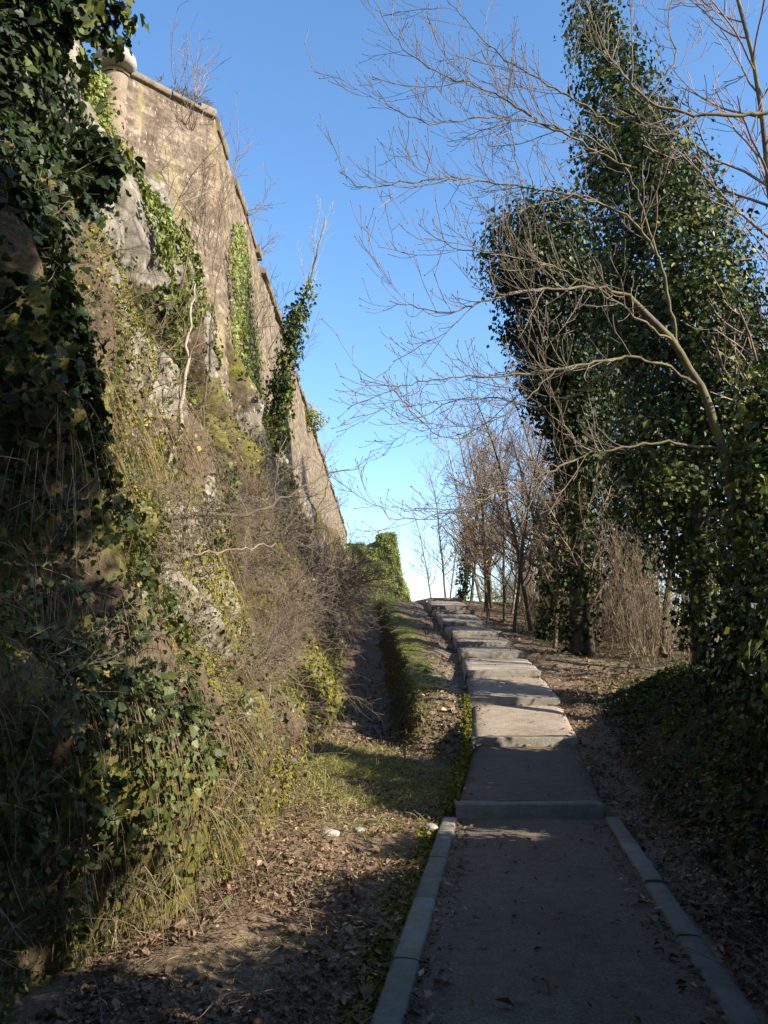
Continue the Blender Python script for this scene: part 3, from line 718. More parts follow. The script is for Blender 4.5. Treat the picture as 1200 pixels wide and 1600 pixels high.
limbs = [
 ([(985, 462, 8.9), (930, 448, 8.8), (885, 450, 8.6), (820, 455, 8.4), (760, 470, 8.2), (700, 490, 8.0), (640, 478, 7.9), (607, 470, 7.8)], .034),
 ([(1090, 600, 9.2), (1040, 570, 9.0), (985, 556, 8.8), (930, 566, 8.6), (860, 577, 8.4), (780, 588, 8.2), (690, 590, 8.0), (620, 606, 7.9), (580, 600, 7.8), (557, 580, 7.8)], .030),
 ([(1130, 705, 9.3), (1040, 690, 9.1), (960, 700, 9.0), (910, 712, 8.9), (860, 736, 8.7), (800, 762, 8.4), (715, 797, 8.1), (650, 815, 7.9), (605, 812, 7.8), (591, 788, 7.8)], .028),
 ([(1060, 540, 9.1), (1030, 400, 8.8), (985, 340, 8.6), (930, 316, 8.5), (860, 297, 8.4), (770, 285, 8.2), (690, 277, 8.0), (620, 287, 7.9), (560, 296, 7.8), (533, 270, 7.8)], .034),
 ([(1030, 400, 8.8), (980, 260, 8.5), (920, 212, 8.3), (870, 198, 8.2), (805, 184, 8.0), (729, 187, 7.8), (664, 192, 7.6), (615, 173, 7.5), (592, 143, 7.5)], .026),
 ([(985, 262, 8.5), (900, 220, 8.3), (830, 182, 8.1), (767, 142, 7.9), (729, 130, 7.8), (685, 116, 7.7), (642, 87, 7.6), (610, 54, 7.5), (592, 8, 7.5)], .024),
 ([(960, 200, 8.4), (897, 152, 8.2), (832, 119, 8.0), (783, 87, 7.8), (729, 38, 7.6), (694, -6, 7.5)], .022),
 ([(1052, 535, 9.1), (960, 470, 8.2), (880, 420, 7.9), (800, 400, 7.7), (740, 392, 7.6), (690, 380, 7.5), (655, 350, 7.5)], .024),
 ([(985, 556, 8.8), (900, 620, 9.2), (840, 640, 9.5), (770, 620, 9.8), (700, 625, 10.0), (650, 660, 10.1), (610, 640, 10.1)], .022),
 ([(1200, 178, 9.2), (1135, 181, 9.1), (1048, 174, 9.0), (1010, 158, 8.9), (975, 120, 8.8), (935, 60, 8.7), (915, 0, 8.7), (905, -40, 8.7)], .045),
 ([(1010, 158, 8.9), (1060, 90, 8.9), (1040, 30, 8.9), (1065, -40, 8.9)], .02),
 ([(910, 712, 8.9), (870, 640, 8.6), (850, 560, 8.4), (840, 480, 8.2), (800, 400, 8.0), (790, 300, 7.9)], .012),
 ([(885, 450, 8.6), (860, 380, 8.5), (815, 300, 8.4), (800, 200, 8.3), (770, 120, 8.2)], .012),
 ([(870, 577, 8.4), (800, 640, 8.2), (730, 690, 8.1), (680, 680, 8.0), (640, 640, 8.0)], .012),
 ([(960, 700, 9.0), (900, 780, 9.6), (850, 800, 10.2), (780, 770, 10.6), (730, 760, 10.9)], .016),
]
alltw = []
for pix, r0 in limbs:
    p = resample(pl(pix), 5*len(pix)); nn = len(p)
    L = np.linalg.norm(np.diff(p, axis=0), axis=1).sum(); rads = np.linspace(r0*.62, .004, nn)*(1+.12*rng.uniform(-1, 1, nn))
    g = Geo(); tubes(g, [(p, rads)], 7, [.55]); g.build('limb', M['bark'], tree, tb)
    b0 = []; sub([(p, rads)], b0, 1.3, (.7, 1.7), .6, .55, .0045, 12, .35, .25, .2, .014)
    b1 = b0[:]; sub(b0, b1, 5.0, (.2, .6), .7, .6, .0032, 6, .6, .2, .2, .008); sub([(p, rads)], b1, 6.5, (.25, 1.0), .75, .55, .0032, 7, .75, .22, .22, .0085)
    b2 = []; sub(b1, b2, 4.2, (.12, .45), .7, .75, .0028, 5, .7, .2, .2)
    # buds at the shoot ends
    alltw += b1+b2
g = Geo(); tubes(g, alltw, 4, list(np.clip(.6+.25*rng.normal(0, 1, len(alltw)), 0, 1)))
buds = [(np.array([p[-1]-unit(p[-1]-p[-2])*.004, p[-1]+unit(p[-1]-p[-2])*.006, p[-1]+unit(p[-1]-p[-2])*.022]), np.array([.003, .0065, .001])) for p, r in alltw]
tubes(g, buds, 4, [.35]*len(buds))
g.build('crown', M['twig'], tree, tb)

# ------------------------------------------------------------------ trees along the right of the path
protos = [bare_tree('slim_bare_tree', 8.0, 600+i, 'x', 'slim bare trees along the right of the steps', M[('bark', 'bark_pale', 'bark_dark', 'bark')[i]], M[('twig_gold', 'twig_gold', 'twig_warm', 'twig_pink')[i]], (.08, .075, .10, .07)[i], ((-.14, .05), (-.26, .05), (.10, -.06), (.02, .12))[i], 36, (1.0, 2.7), .18, 4.4) for i in range(4)]
used = [False]*4
def plant(i, x, y, s, rz, label, dz=0):
    z = float(ground_z(np.array([x]), np.array([y]))[0])+dz
    if not used[i]:
        used[i] = True; o = protos[i]; o.location = (x, y, z); o.rotation_euler = (0, 0, rz); o.scale = (s, s, s); o['label'] = label; return o
    return copy_thing(protos[i], (x, y, z), rz, s, label)
row = [
 (2, 3.55, 36.5, 1.0, .3, 'dark slim tree at the head of the steps, first to stand clear of the skyline'),
 (1, 4.35, 35.5, 1.0, 0.0, 'leaning pale barked tree near the head of the steps'),
 (1, 4.75, 30.2, .85, 2.6, 'pale barked upright tree just right of the leaning pale one'),
 (0, 4.3, 32.0, .95, 1.2, 'slender brown tree between the two pale barked trees'),
 (0, 5.4, 33.0, 1.05, 4.0, 'tall thin brown tree set back behind the upright pale barked tree'),
 (3, 4.75, 26.0, 1.05, 0.7, 'twiggy grey tree midway along the row beside the steps'),
 (2, 5.5, 27.0, 1.05, 2.2, 'dark barked tree behind the twiggy grey one midway along the row'),
 (0, 4.6, 23.0, 1.0, 2.9, 'mossy brown tree beside the middle steps, before the round headed ivy tree'),
 (3, 5.9, 22.5, 1.1, 5.0, 'grey tree behind the mossy brown one beside the middle steps'),
 (2, 4.75, 18.6, .95, 1.9, 'dark forked looking trunk rooted beside the round headed ivy tree'),
 (0, 6.6, 19.5, 1.1, 3.3, 'brown bare tree seen through the gap below the ivy trees'),
 (3, 7.6, 24.0, 1.0, .9, 'grey bare tree down the slope behind the ivy trees'),
 (1, 7.2, 17.0, .9, 4.4, 'pale trunk down the slope seen under the tall ivy tree'),
 (3, 6.8, 12.5, 1.5, 2.0, 'tall reddish twigged tree rising behind the tallest ivy tree at the right edge'),
 (0, 8.0, 15.0, 1.45, 5.6, 'tall bare tree behind the tall reddish twigged one at the right edge'),
 (3, 2.9, 48.0, .8, 1.0, 'small distant bare tree beyond the topmost step'),
 (0, 4.2, 52.0, .9, 4.0, 'distant brown bare tree beyond the crest, right of the small one'),
 (1, 3.9, 39.0, .9, 2.2, 'pale slim tree just past the dark one at the head of the steps'),
 (3, 5.0, 38.5, 1.1, 3.1, 'twiggy grey tree behind the head of the steps'),
 (0, 6.3, 36.0, 1.1, .2, 'brown tree in the second rank behind the leaning pale one'),
 (3, 6.6, 30.0, 1.15, 1.4, 'grey tree in the second rank behind the upright pale one'),
 (2, 7.0, 27.5, 1.1, 4.9, 'dark tree in the second rank behind the twiggy grey one'),
 (3, 4.2, 28.3, .9, 5.5, 'thin grey tree leaning over the upper steps'),
 (0, 4.3, 20.6, .8, 3.9, 'short brown tree between the middle steps and the round headed ivy tree'),
 (0, 7.4, 34.0, 1.15, 2.7, 'brown tree deep in the thicket behind the leaning pale one'),
 (3, 7.8, 31.5, 1.2, 5.9, 'grey tree deep in the thicket level with the upper steps'),
 (0, 7.9, 21.5, 1.2, 1.8, 'brown tree down the slope behind the dark forked looking trunk'),
 (2, 8.4, 13.5, 1.0, 2.4, 'dark bare tree on the slope behind the mossy bank'),
 (1, 9.4, 15.6, 1.0, 3.4, 'pale bare tree on the slope behind the mossy bank'),
 (3, 3.3, 42.5, .9, 2.0, 'fine twigged tree standing on the crest past the topmost step'),
 (3, 3.6, 33.5, .85, 4.2, 'wide crowned small tree reaching over the top steps'),
 (0, 3.9, 30.8, .8, 1.6, 'low spreading tree at the edge of the upper steps'),
 (3, 4.0, 25.0, .85, 3.6, 'grey spreading tree at the edge of the middle steps'),
 (0, 3.7, 28.6, .75, 5.0, 'small spreading brown tree close to the right edge of the eighth step'),
 (3, 5.2, 24.3, 1.1, 4.6, 'tall grey spreading tree behind the mossy brown tree'),
 (0, 5.6, 29.0, 1.15, 2.4, 'tall brown spreading tree behind the eighth step'),
 (3, 5.8, 32.2, 1.2, 3.3, 'tall fine twigged tree behind the ninth step'),
 (0, 4.9, 36.8, 1.1, 0.9, 'brown spreading tree behind the topmost step'),
 (3, 4.4, 40.5, 1.1, 5.2, 'fine twigged tree just over the crest'),
 (3, 6.2, 10.8, 1.7, 4.4, 'tall reddish twigged tree at the upper right edge, before the ivy spire'),
 (2, 5.6, 43.0, 1.0, 5.1, 'bare dark tree beyond the head of the row'),
]
for i, x, y, s, rz, lab in row: plant(i, x, y, s, rz, lab)
# ivy on two of the trunks
for (x, y, h, r, rz_, ln, lab) in ((3.55, 36.45, 4.2, .22, .3, (.10, -.06), 'narrow sleeve of ivy on the dark tree at the head of the steps'), (4.6, 22.95, 4.6, .26, 2.9, (-.14, .05), 'sleeve of dark ivy on the mossy brown tree beside the middle steps'), (5.5, 26.95, 4.5, .3, 2.2, (.10, -.06), 'ivy sleeve on the dark barked tree midway along the row')):
    z = float(ground_z(np.array([x]), np.array([y]))[0]); g = Geo()
    dx, dy = ln[0]*math.cos(rz_)-ln[1]*math.sin(rz_), ln[0]*math.sin(rz_)+ln[1]*math.cos(rz_)
    ivy_mass(g, [(x, y, z), (x+dx*h*.5, y+dy*h*.5, z+h*.5), (x+dx*h, y+dy*h, z+h)], [r, r, r*.5], 110, 16, .11, int(y*10), clus_r=.13, tone0=.45)
    g.build('climbing_ivy', M['ivy'], base=(x, y, z), smooth=False, label=lab, cat='ivy', group='ivy sleeves on the slim trees')
# thicket saplings
def sapling(seed):
    global rng
    old = rng; rng = np.random.default_rng(seed)
    t = thing('sapling', (0, 0, 0), 'thin dry brown stem in the thicket between the trees right of the steps', 'sapling', 'thin dry stems in the thicket right of the steps')
    st = [wander((.25*rng.normal(), .25*rng.normal(), -.1), (.2*rng.normal(), .2*rng.normal(), 1), rng.uniform(1.6, 3.4), .011, .004, 8, .16, .1) for _ in range(4)]
    b = []; sub(st, b, 6.0, (.3, 1.0), .6, .6, .005, 5, .5, .1, .25); c = []; sub(b, c, 4.5, (.15, .45), .7, .8, .004, 4, .3, .2, .3)
    g = Geo(); tubes(g, st, 5, list(.6+.3*rng.normal(0, 1, len(st)))); g.build('stem', M['twig_gold'], t)
    g = Geo(); tubes(g, b+c, 3, list(.6+.3*rng.normal(0, 1, len(b)+len(c)))); g.build('twigs', M['twig_warm'], t)
    rng = old; return t
sapl = [sapling(700+i) for i in range(3)]
first = [True]*3
for k in range(150):
    y = rng.uniform(12.5, 39); x = (5.6 if 17.5 < y < 24 else (4.9 if y >= 24 else 8.0))+rng.uniform(0, 1)**1.3*3.8+.02*(y-17); z = float(ground_z(np.array([x]), np.array([y]))[0]); i = k % 3
    if first[i]:
        first[i] = False; sapl[i].location = (x, y, z); sapl[i].rotation_euler = (0, 0, rng.uniform(0, 6)); continue
    copy_thing(sapl[i], (x, y, z), rng.uniform(0, 6), rng.uniform(.6, 1.15))

# ------------------------------------------------------------------ ivy hung tree at the upper left
base = (-2.55, 5.4, 2.9)
sp = [(-2.78, 5.3, 3.4), (-2.82, 5.3, 4.0), (-2.88, 5.25, 4.7), (-2.93, 5.25, 5.4), (-2.95, 5.35, 6.1), (-2.9, 5.4, 6.9), (-2.85, 5.4, 7.6)]
def ex(g):
    ivy_mass(g, [(-2.55, 6.2, 4.1), (-2.75, 6.5, 4.8), (-3.0, 6.9, 5.5), (-3.3, 7.4, 6.4)], [.1, .18, .2, .15], 60, 22, .065, 521, clus_r=.12, tone0=.5, lobed=True)
    ivy_mass(g, [(-2.5, 5.45, 6.3), (-2.2, 5.5, 6.6)], [.25, .15], 26, 20, .09, 522, clus_r=.12, lobed=True)
    ivy_mass(g, [P(150, 225, 5.9), P(172, 250, 5.8), P(184, 262, 5.8)], [.12, .10, .05], 22, 14, .075, 523, clus_r=.06, tone0=.2, lobed=True, gaps=1)
    ivy_mass(g, [P(130, 260, 5.9), P(158, 290, 5.8), P(162, 305, 5.8)], [.15, .12, .05], 24, 14, .075, 524, clus_r=.07, tone0=.2, lobed=True, gaps=1)
ivy_tree(base, sp, [.25, .36, .44, .46, .44, .42, .32], 'dark glossy ivy tree hanging over the upper cliff at the picture corner', 520, 26, .068, 520, .12, .14, .3, ex, .14, lobed=True)

# ------------------------------------------------------------------ plants on the wall and the cliff
def bush(name, base, label, group, n, L, spreadv, seed, mat, cat='shrub', upb=.3, sub1=4.0, sub2=4.0, r=.01, dirm=(0, 0, 1), base_r=.15):
    global rng
    old = rng; rng = np.random.default_rng(seed)
    t = thing(name, (0, 0, 0), label, cat, group)
    st = []
    for _ in range(n):
        d = np.array(dirm)+rng.normal(0, 1, 3)*np.array(spreadv)
        st.append(wander(rng.normal(0, base_r, 3)*np.array([1, 1, .3]), d, rng.uniform(*L), r, .003, 8, .25, upb))
    b = []; sub(st, b, sub1, (.25, .8), .7, .6, .0036, 6, .3, .15, .3); c = []; sub(b, c, sub2, (.1, .35), .8, .8, .0032, 4, .2, .1, .35)
    g = Geo(); tubes(g, st, 5, list(.5+.25*rng.normal(0, 1, n))); g.build('stem', mat, t)
    g = Geo(); tubes(g, b+c, 3, list(np.clip(.5+.3*rng.normal(0, 1, len(b)+len(c)), 0, 1.2))); g.build('twigs', mat, t)
    rng = old; t.location = [float(q) for q in base]; return t
bush('bare_shrub', (-3.62, 13.3, WT+.2), 'upright bare shrub sprouting from the wall coping between the two corners', 'shrubs on the fortress wall', 9, (.7, 1.5), (.35, .35, .1), 801, M['twig_pink'], upb=.5)
bush('bare_shrub', (-3.55, 13.2, 11.05), 'grey bare shrub growing out of the wall face just under the coping', 'shrubs on the fortress wall', 8, (.4, .8), (.3, .4, .2), 802, M['twig'], upb=.8, dirm=(.4, -.5, .5), base_r=.06)
for k, (s, z, lab, L, mt) in enumerate(((5.2, WT, 'small reddish bare shrub on the receding wall top', (.3, .7), 'twig_pink'), (3.2, WT-.1, 'thin bare shrub hanging at the broken wall edge', (.25, .5), 'twig'), (26, WT-.2, 'bare shrub bristling from the far wall top above the bend', (.8, 1.7), 'twig_pink'), (36, WT-1, 'bushy bare shrub on the far wall near the ivy clad wall', (.8, 1.8), 'twig'))):
    p = wall_at(np.array([s]), np.array([z]))[0]
    bush('bare_shrub', p, lab, 'shrubs on the fortress wall', 8, L, (.6, .6, .2), 810+k, M[mt], dirm=(.5, 0, .5), base_r=.1, upb=.4)
for k, (q, lab) in enumerate((((-3.05, 13.0, 8.6), 'wide bare shrub veiling the lower wall face near the second corner'), ((-3.75, 12.4, 8.7), 'bare shrub at the foot of the rounded corner stones'), ((-2.75, 15.2, 7.6), 'bare climbing stems at the foot of the receding wall'), ((-2.8, 18.5, 7.6), 'bare shrub under the receding wall, behind the ivy hung sapling'))):
    bush('bare_shrub', q, lab, 'shrubs on the fortress wall', 9, (1.0, 2.4), (.35, .5, .15), 850+k, M['twig_warm'], dirm=(.25, -.1, 1), upb=.5, base_r=.3, r=.009)
# leafy tuft on far wall edge
p = wall_at(np.array([17.5]), np.array([10.9]))[0]; g = Geo()
ivy_mass(g, [p+[.1, 0, .4], p+[.3, .2, 0], p+[.25, .2, -.4]], [.25, .4, .2], 60, 18, .08, 530, clus_r=.14, tone0=.7)
g.build('ivy_tuft', M['ivy_light'], base=p, smooth=False, label='leafy green tuft jutting from the edge of the receding wall', cat='ivy')

def ivy_patch(pts, label, mat, size, group, name='ivy_patch', N=None, tone0=.5):
    c = pts.mean(0); g = Geo()
    lump = fbm(pts[:, 0]*2, pts[:, 1]*2, pts[:, 2]*2, 541, 3)
    leaves(g, pts, N, size*rng.uniform(.6, 1.15, len(pts))[:, None] if False else size, np.clip(tone0+.4*lump+.18*rng.normal(0, 1, len(pts)), 0, 1), spread=.5, lobed=c[1] < 9)
    return g.build(name, mat, base=c, smooth=False, label=label, cat='ivy', group=group)
g = Geo(); sp_ = [P(150, 118, 12.05), P(122, 180, 12.0), P(138, 235, 11.9), P(112, 300, 11.7)]
ivy_mass(g, sp_, [.22, .42, .42, .35], 150, 34, .085, 533, clus_r=.16, tone0=.55, hollow=.1, gaps=.5)
g.build('ivy_patch', M['ivy_light'], base=sp_[1], smooth=False, label='pale green ivy climbing the wall left of the rounded corner stones', cat='ivy', group='ivy on wall and cliff')
# strip of ivy down the receding face
m = 6500; s = rng.uniform(.1, 4.2, m); z = rng.uniform(6.6, 10.6, m)
cen = 1.9+.35*np.sin(z*1.3); wid = np.interp(z, [6.6, 8, 9.8, 10.6], [1.8, 1.5, 1.0, .15])
ok = (np.abs(s-cen)/wid+1.1*fbm(s*1.7, z*1.1, 0*s, 551, 4)+.25*rng.normal(0, 1, m)) < .72
s, z = s[ok], z[ok]; Pw = wall_at(s, z, .06)+rng.uniform(0, .10, (len(s), 1))*np.array([[1, 0, 0]])
ivy_patch(Pw, 'pale green curtain of small ivy down the receding wall face', M['ivy_light'], .075, 'ivy on wall and cliff', N=np.tile([1, -.3, .3], (len(s), 1)), tone0=.5)
def cliff_patch(y0, z0, ry, rz_, n, label, mat, size, seed, tone0=.5, thr=.75):
    a = rng.uniform(0, 2*PI, n); r = np.sqrt(rng.uniform(0, 1, n)); y = y0+ry*r*np.cos(a); z = z0+rz_*r*np.sin(a)
    ok = r+.7*fbm(y*1.2, z*.9, 0*y, seed, 3) < thr
    y, z = y[ok], z[ok]; Pc, N = cliff_at(y, z); lump = fbm(y*2.2, z*2.2, 0*y, seed+1, 3)
    Pc = Pc+N*(.05+.12*np.clip(lump+.3, 0, 1)+rng.uniform(0, .08, len(y)))[:, None]
    return ivy_patch(Pc, label, mat, size, 'ivy on wall and cliff', N=N, tone0=tone0)
cliff_patch(10.2, 6.4, 1.2, 1.6, 5200, 'yellow green ivy spreading under the pale rock by the wall corner', M['ivy_light'], .085, 561, .4)
cliff_patch(9.6, 5.3, .8, 1.3, 3600, 'deep green ivy hanging beside the thin sapling on the cliff', M['ivy'], .075, 563, .6)
cliff_patch(12.6, 6.9, .7, .9, 2200, 'bright ivy patch at the foot of the wall', M['bramble_leaf'], .08, 565, .6)
cliff_patch(8.2, 3.0, .7, .8, 2200, 'loose green ivy halfway up the cliff above the dead branch', M['bramble_leaf'], .05, 567, .45)
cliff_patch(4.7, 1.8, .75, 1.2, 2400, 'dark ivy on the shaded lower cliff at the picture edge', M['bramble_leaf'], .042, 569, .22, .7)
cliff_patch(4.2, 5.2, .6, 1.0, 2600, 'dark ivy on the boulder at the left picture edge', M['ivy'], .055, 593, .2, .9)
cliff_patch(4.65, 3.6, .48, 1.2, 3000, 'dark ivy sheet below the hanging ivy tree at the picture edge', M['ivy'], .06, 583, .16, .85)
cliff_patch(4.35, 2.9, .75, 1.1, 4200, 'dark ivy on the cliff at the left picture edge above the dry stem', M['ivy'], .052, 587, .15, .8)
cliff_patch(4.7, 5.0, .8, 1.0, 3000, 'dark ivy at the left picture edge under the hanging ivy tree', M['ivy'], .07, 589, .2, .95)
cliff_patch(9.5, 7.2, .8, 1.0, 3200, 'thin light ivy over the pale rock below the rounded corner', M['ivy_light'], .07, 591, .35, .55)
cliff_patch(4.3, 1.0, .9, .9, 2800, 'dark ivy low on the cliff in the shaded corner', M['bramble_leaf'], .05, 571, .3, .6)
cliff_patch(7.0, 1.9, .6, .55, 1300, 'mixed green ivy on the sunlit lower cliff', M['bramble_leaf'], .042, 573, .5, .6)
cliff_patch(6.0, 5.6, .5, .7, 1300, 'dark ivy under the hanging ivy tree', M['ivy'], .06, 575, .3)
cliff_patch(18.5, 5.0, 1.6, 1.5, 4600, 'dark green ivy under the ivy hung sapling', M['ivy'], .10, 577, .55)
cliff_patch(23, 5.5, 3.0, 1.5, 4200, 'olive ivy under the far stretch of wall', M['ivy_light'], .11, 579, .35)

# ivy hung sapling leaning out from the cliff
t = thing('ivy_hung_sapling', tuple(P(425, 690, 17.5)), 'slender leaning sapling sleeved in ivy with bare pale twigs above', 'tree'); b0 = np.array(t.location)
p = resample(pl([(425, 700, 17.5), (440, 600, 17.2), (452, 540, 17.0), (470, 480, 16.8), (485, 435, 16.6), (497, 385, 16.5), (510, 340, 16.5)]), 24)
g = Geo(); tubes(g, [(p, np.linspace(.06, .008, 24))], 7, [.6]); g.build('trunk', M['bark'], t, b0)
g = Geo(); ivy_mass(g, p[:17], np.linspace(.30, .09, 17), 190, 18, .09, 581, clus_r=.12, tone0=.6); g.build('ivy', M['ivy'], t, b0, smooth=False)
b = []; sub([(p[14:], np.linspace(.02, .008, 10))], b, 10, (.6, 1.3), .5, .5, .004, 6, .7, .0, .2); c = []; sub(b, c, 4, (.2, .5), .6, .7, .003, 5, .5, .2, .2)
g = Geo(); tubes(g, b+c, 4, list(.8+.2*rng.normal(0, 1, len(b)+len(c)))); g.build('crown', M['bark_pale'], t, b0)
# other saplings rooted on the cliff
def pole(pix, r0, r1, label, mat, twn=4, tl=(.3, .8), name='cliff_sapling'):
    p = resample(pl(pix), 20); t = thing(name, tuple(p[0]), label, 'sapling', 'saplings rooted on the cliff'); b0 = np.array(t.location)
    g = Geo(); tubes(g, [(p, np.linspace(r0, r1, 20))], 7, [.3]); g.build('trunk', mat, t, b0)
    b = []; sub([(p, np.linspace(r0, r1, 20))], b, twn, tl, .6, .4, .003, 6, .6, .25, .25); c = []; sub(b, c, 4, (.15, .4), .7, .7, .0026, 4, .4, .2, .3)
    g = Geo(); tubes(g, b+c, 4, list(.6+.25*rng.normal(0, 1, len(b)+len(c)))); g.build('crown', M['twig_warm'], t, b0)
pole([(250, 775, 7.5), (266, 720, 7.4), (282, 670, 7.35), (287, 600, 7.3), (292, 540, 7.3), (300, 490, 7.4), (306, 440, 7.6)], .028, .007, 'pale crooked sapling standing on the sunlit cliff', M['bark_pale'])
pole([(180, 690, 7.6), (188, 620, 7.5), (196, 550, 7.5), (200, 480, 7.6), (206, 400, 7.8)], .015, .005, 'thin sapling at the foot of the pale rock outcrop', M['bark'])
pole([(310, 760, 10), (318, 690, 10), (322, 600, 10), (330, 500, 10.2), (345, 400, 10.4)], .02, .006, 'grey sapling in front of the wall foot', M['bark'])
pole([(250, 600, 9.4), (262, 520, 9.4), (290, 420, 9.5), (300, 350, 9.7), (330, 260, 9.9)], .018, .005, 'wide twigged sapling whose crown crosses the brown wall face', M['bark'], 7, (.5, 1.2))
pole([(425, 960, 13), (440, 880, 13), (470, 830, 13), (500, 790, 13), (520, 740, 13)], .016, .005, 'dark sapling at the edge of the brown brush', M['bark_dark'])
pole([(50, 1050, 4.6), (75, 950, 4.5), (80, 870, 4.5), (60, 780, 4.6)], .009, .004, 'dry stem on the shaded cliff near the picture edge', M['twig_warm'], 5, (.2, .5))
# dead boughs lying out from the cliff
def bough(pix, r0, label, mat, twn=4.0):
    p = resample(pl(pix), 26); t = thing('dead_bough', tuple(p[0]), label, 'branch', 'dead boughs sticking out from the cliff'); b0 = np.array(t.location)
    rad = np.linspace(r0, .006, 26)
    g = Geo(); tubes(g, [(p, rad)], 7, [.5]); g.build('stem', mat, t, b0)
    b = []; sub([(p, rad)], b, twn, (.3, .8), .7, .5, .003, 6, .5, .3, .3); c = []; sub(b, c, 5, (.12, .35), .8, .7, .0025, 4, .4, .2, .3)
    g = Geo(); tubes(g, b+c, 4, list(.5+.25*rng.normal(0, 1, len(b)+len(c)))); g.build('twigs', M['twig'], t, b0)
bough([(190, 796, 6.2), (250, 812, 6.3), (330, 802, 6.5), (395, 802, 6.9), (440, 780, 7.4), (490, 750, 7.9), (520, 737, 8.2), (545, 735, 8.3)], .024, 'dark mossy dead bough reaching across the cliff towards the sky', M['bark_dark'], 5)
bough([(205, 860, 6.6), (280, 866, 6.8), (340, 862, 7.1), (395, 855, 7.4), (435, 852, 7.8)], .009, 'thin reddish straight stick below the dark dead bough', M['twig_pink'], 1.5)
bough([(0, 880, 4.3), (60, 885, 4.4), (100, 880, 4.5), (140, 890, 4.6)], .008, 'bare brown spray poking in at the shaded edge of the cliff', M['twig_warm'], 7)
bough([(-10, 1000, 4.0), (50, 1020, 4.1), (110, 1050, 4.2)], .007, 'lower bare spray in the shade by the dark ivy', M['twig_warm'], 7)
# brown brush
br = [((-1.15, 16.5, 3.0), 1.0, 'dense brown leafless brush billowing out over the ditch'), ((-1.45, 19.5, 3.0), 1.0, 'brown brush behind the billowing one, under the far wall'), ((-1.5, 23.5, 3.2), 1.0, 'far brown brush near the ivy clad wall'),
      ((-1.45, 13.6, 2.9), .8, 'brown brush over the mossy buttress'), ((-1.6, 11.6, 3.3), .75, 'sparse brown brush below the dark dead bough'), ((-1.5, 28.5, 3.3), .8, 'farthest brown brush above the grassy crest'), ((-1.75, 10.0, 3.5), .6, 'pale tangled brush on the sunlit mid cliff')]
p0 = bush('brown_brush', br[0][0], br[0][2], 'brown brush along the cliff', 80, (.7, 1.6), (.8, 1.0, .8), 830, M['twig_warm'], upb=-.2, sub1=6.0, sub2=5.5, r=.010, dirm=(.35, -.2, .25), base_r=.35)
p1 = bush('brown_brush', br[3][0], br[3][2], 'brown brush along the cliff', 46, (.7, 1.6), (.8, 1.0, .8), 831, M['twig'], upb=-.1, sub1=5.0, sub2=5.0, r=.008, dirm=(.35, -.2, .25), base_r=.3)
p0.scale = (1.0,)*3; p1.scale = (.8,)*3
for k, (loc, s, lab) in enumerate(br):
    if k in (0, 3): continue
    copy_thing(p0 if k in (1, 2, 5) else p1, loc, rng.uniform(-.5, .5), s, lab)

for k, (x, y, s_, lab) in enumerate(((5.6, 21.5, .9, 'brown brush at the foot of the trees by the middle steps'), (6.4, 24.5, 1.0, 'brown brush between the grey trees right of the steps'), (5.9, 27.5, 1.0, 'brown brush under the dark barked tree midway along the row'), (6.2, 30.5, 1.1, 'brown brush behind the upright pale barked tree'), (6.0, 34.0, 1.1, 'brown brush behind the leaning pale barked tree'), (5.4, 38.0, 1.1, 'brown brush behind the head of the steps'), (8.6, 22.0, 1.2, 'brown brush down the slope behind the ivy trees'), (8.3, 18.3, .9, 'brown brush seen through the gap under the ivy trees'), (8.8, 14.8, .8, 'brown brush behind the mossy bank'), (7.8, 27.0, 1.2, 'brown brush deep in the thicket midway along the row'), (8.0, 33.0, 1.2, 'brown brush deep in the thicket by the upper steps'))):
    copy_thing(p0 if k % 2 else p1, (x, y, float(ground_z(np.array([x]), np.array([y]))[0])+.3), rng.uniform(0, 6), s_, lab, 'brown brush in the thicket right of the steps')
for q, s_, lab in (((-1.2, 7.5, 1.5), .42, 'grey tangled brush low on the cliff in front of the mixed green ivy'), ((-1.55, 6.4, 2.7), .42, 'grey tangled brush on the cliff under the dark mossy dead bough'), ((-1.25, 8.5, 1.7), .45, 'grey brown brush low on the cliff by the sunlit clearing'), ((-1.45, 12.6, 2.2), .6, 'low reddish brush over the sunlit buttress'), ((-1.4, 10.8, 2.3), .55, 'reddish brush hanging below the thin straight stick'), ((-1.6, 9.2, 2.6), .5, 'small tangled brush on the cliff left of the straight stick'), ((-1.3, 15.2, 2.0), .75, 'brown brush low on the cliff beside the dark ditch')):
    copy_thing(p1, q, rng.uniform(-.6, .6), s_, lab)
# ------------------------------------------------------------------ uncounted growth on the cliff
# hanging dry grass
m = 9000; y = 3.2+rng.uniform(0, 1, m)**1.4*20; z = zd(y)+rng.uniform(.05, 6.2, m)*np.where(rng.uniform(0, 1, m) < .7, .55, 1)
ok = fbm(y*1.6, z*.8, 0*y, 901, 3) > .0+.2*rng.uniform(-1, 1, m); y, z = y[ok], z[ok]
Pc, N = cliff_at(y, z, .02); g = Geo(); L = rng.uniform(.10, .36, len(y))*np.clip(y/9, .55, 1.4)
blades(g, Pc, N*.7+np.array([0, 0, .25])+rng.normal(0, .3, (len(y), 3)), L, .008, np.clip(.52+.3*fbm(y, z, 0*y, 902, 3)+.22*rng.normal(0, 1, len(y)), 0, 1), bend=rng.uniform(.8, 1.9, len(y)), seg=4)
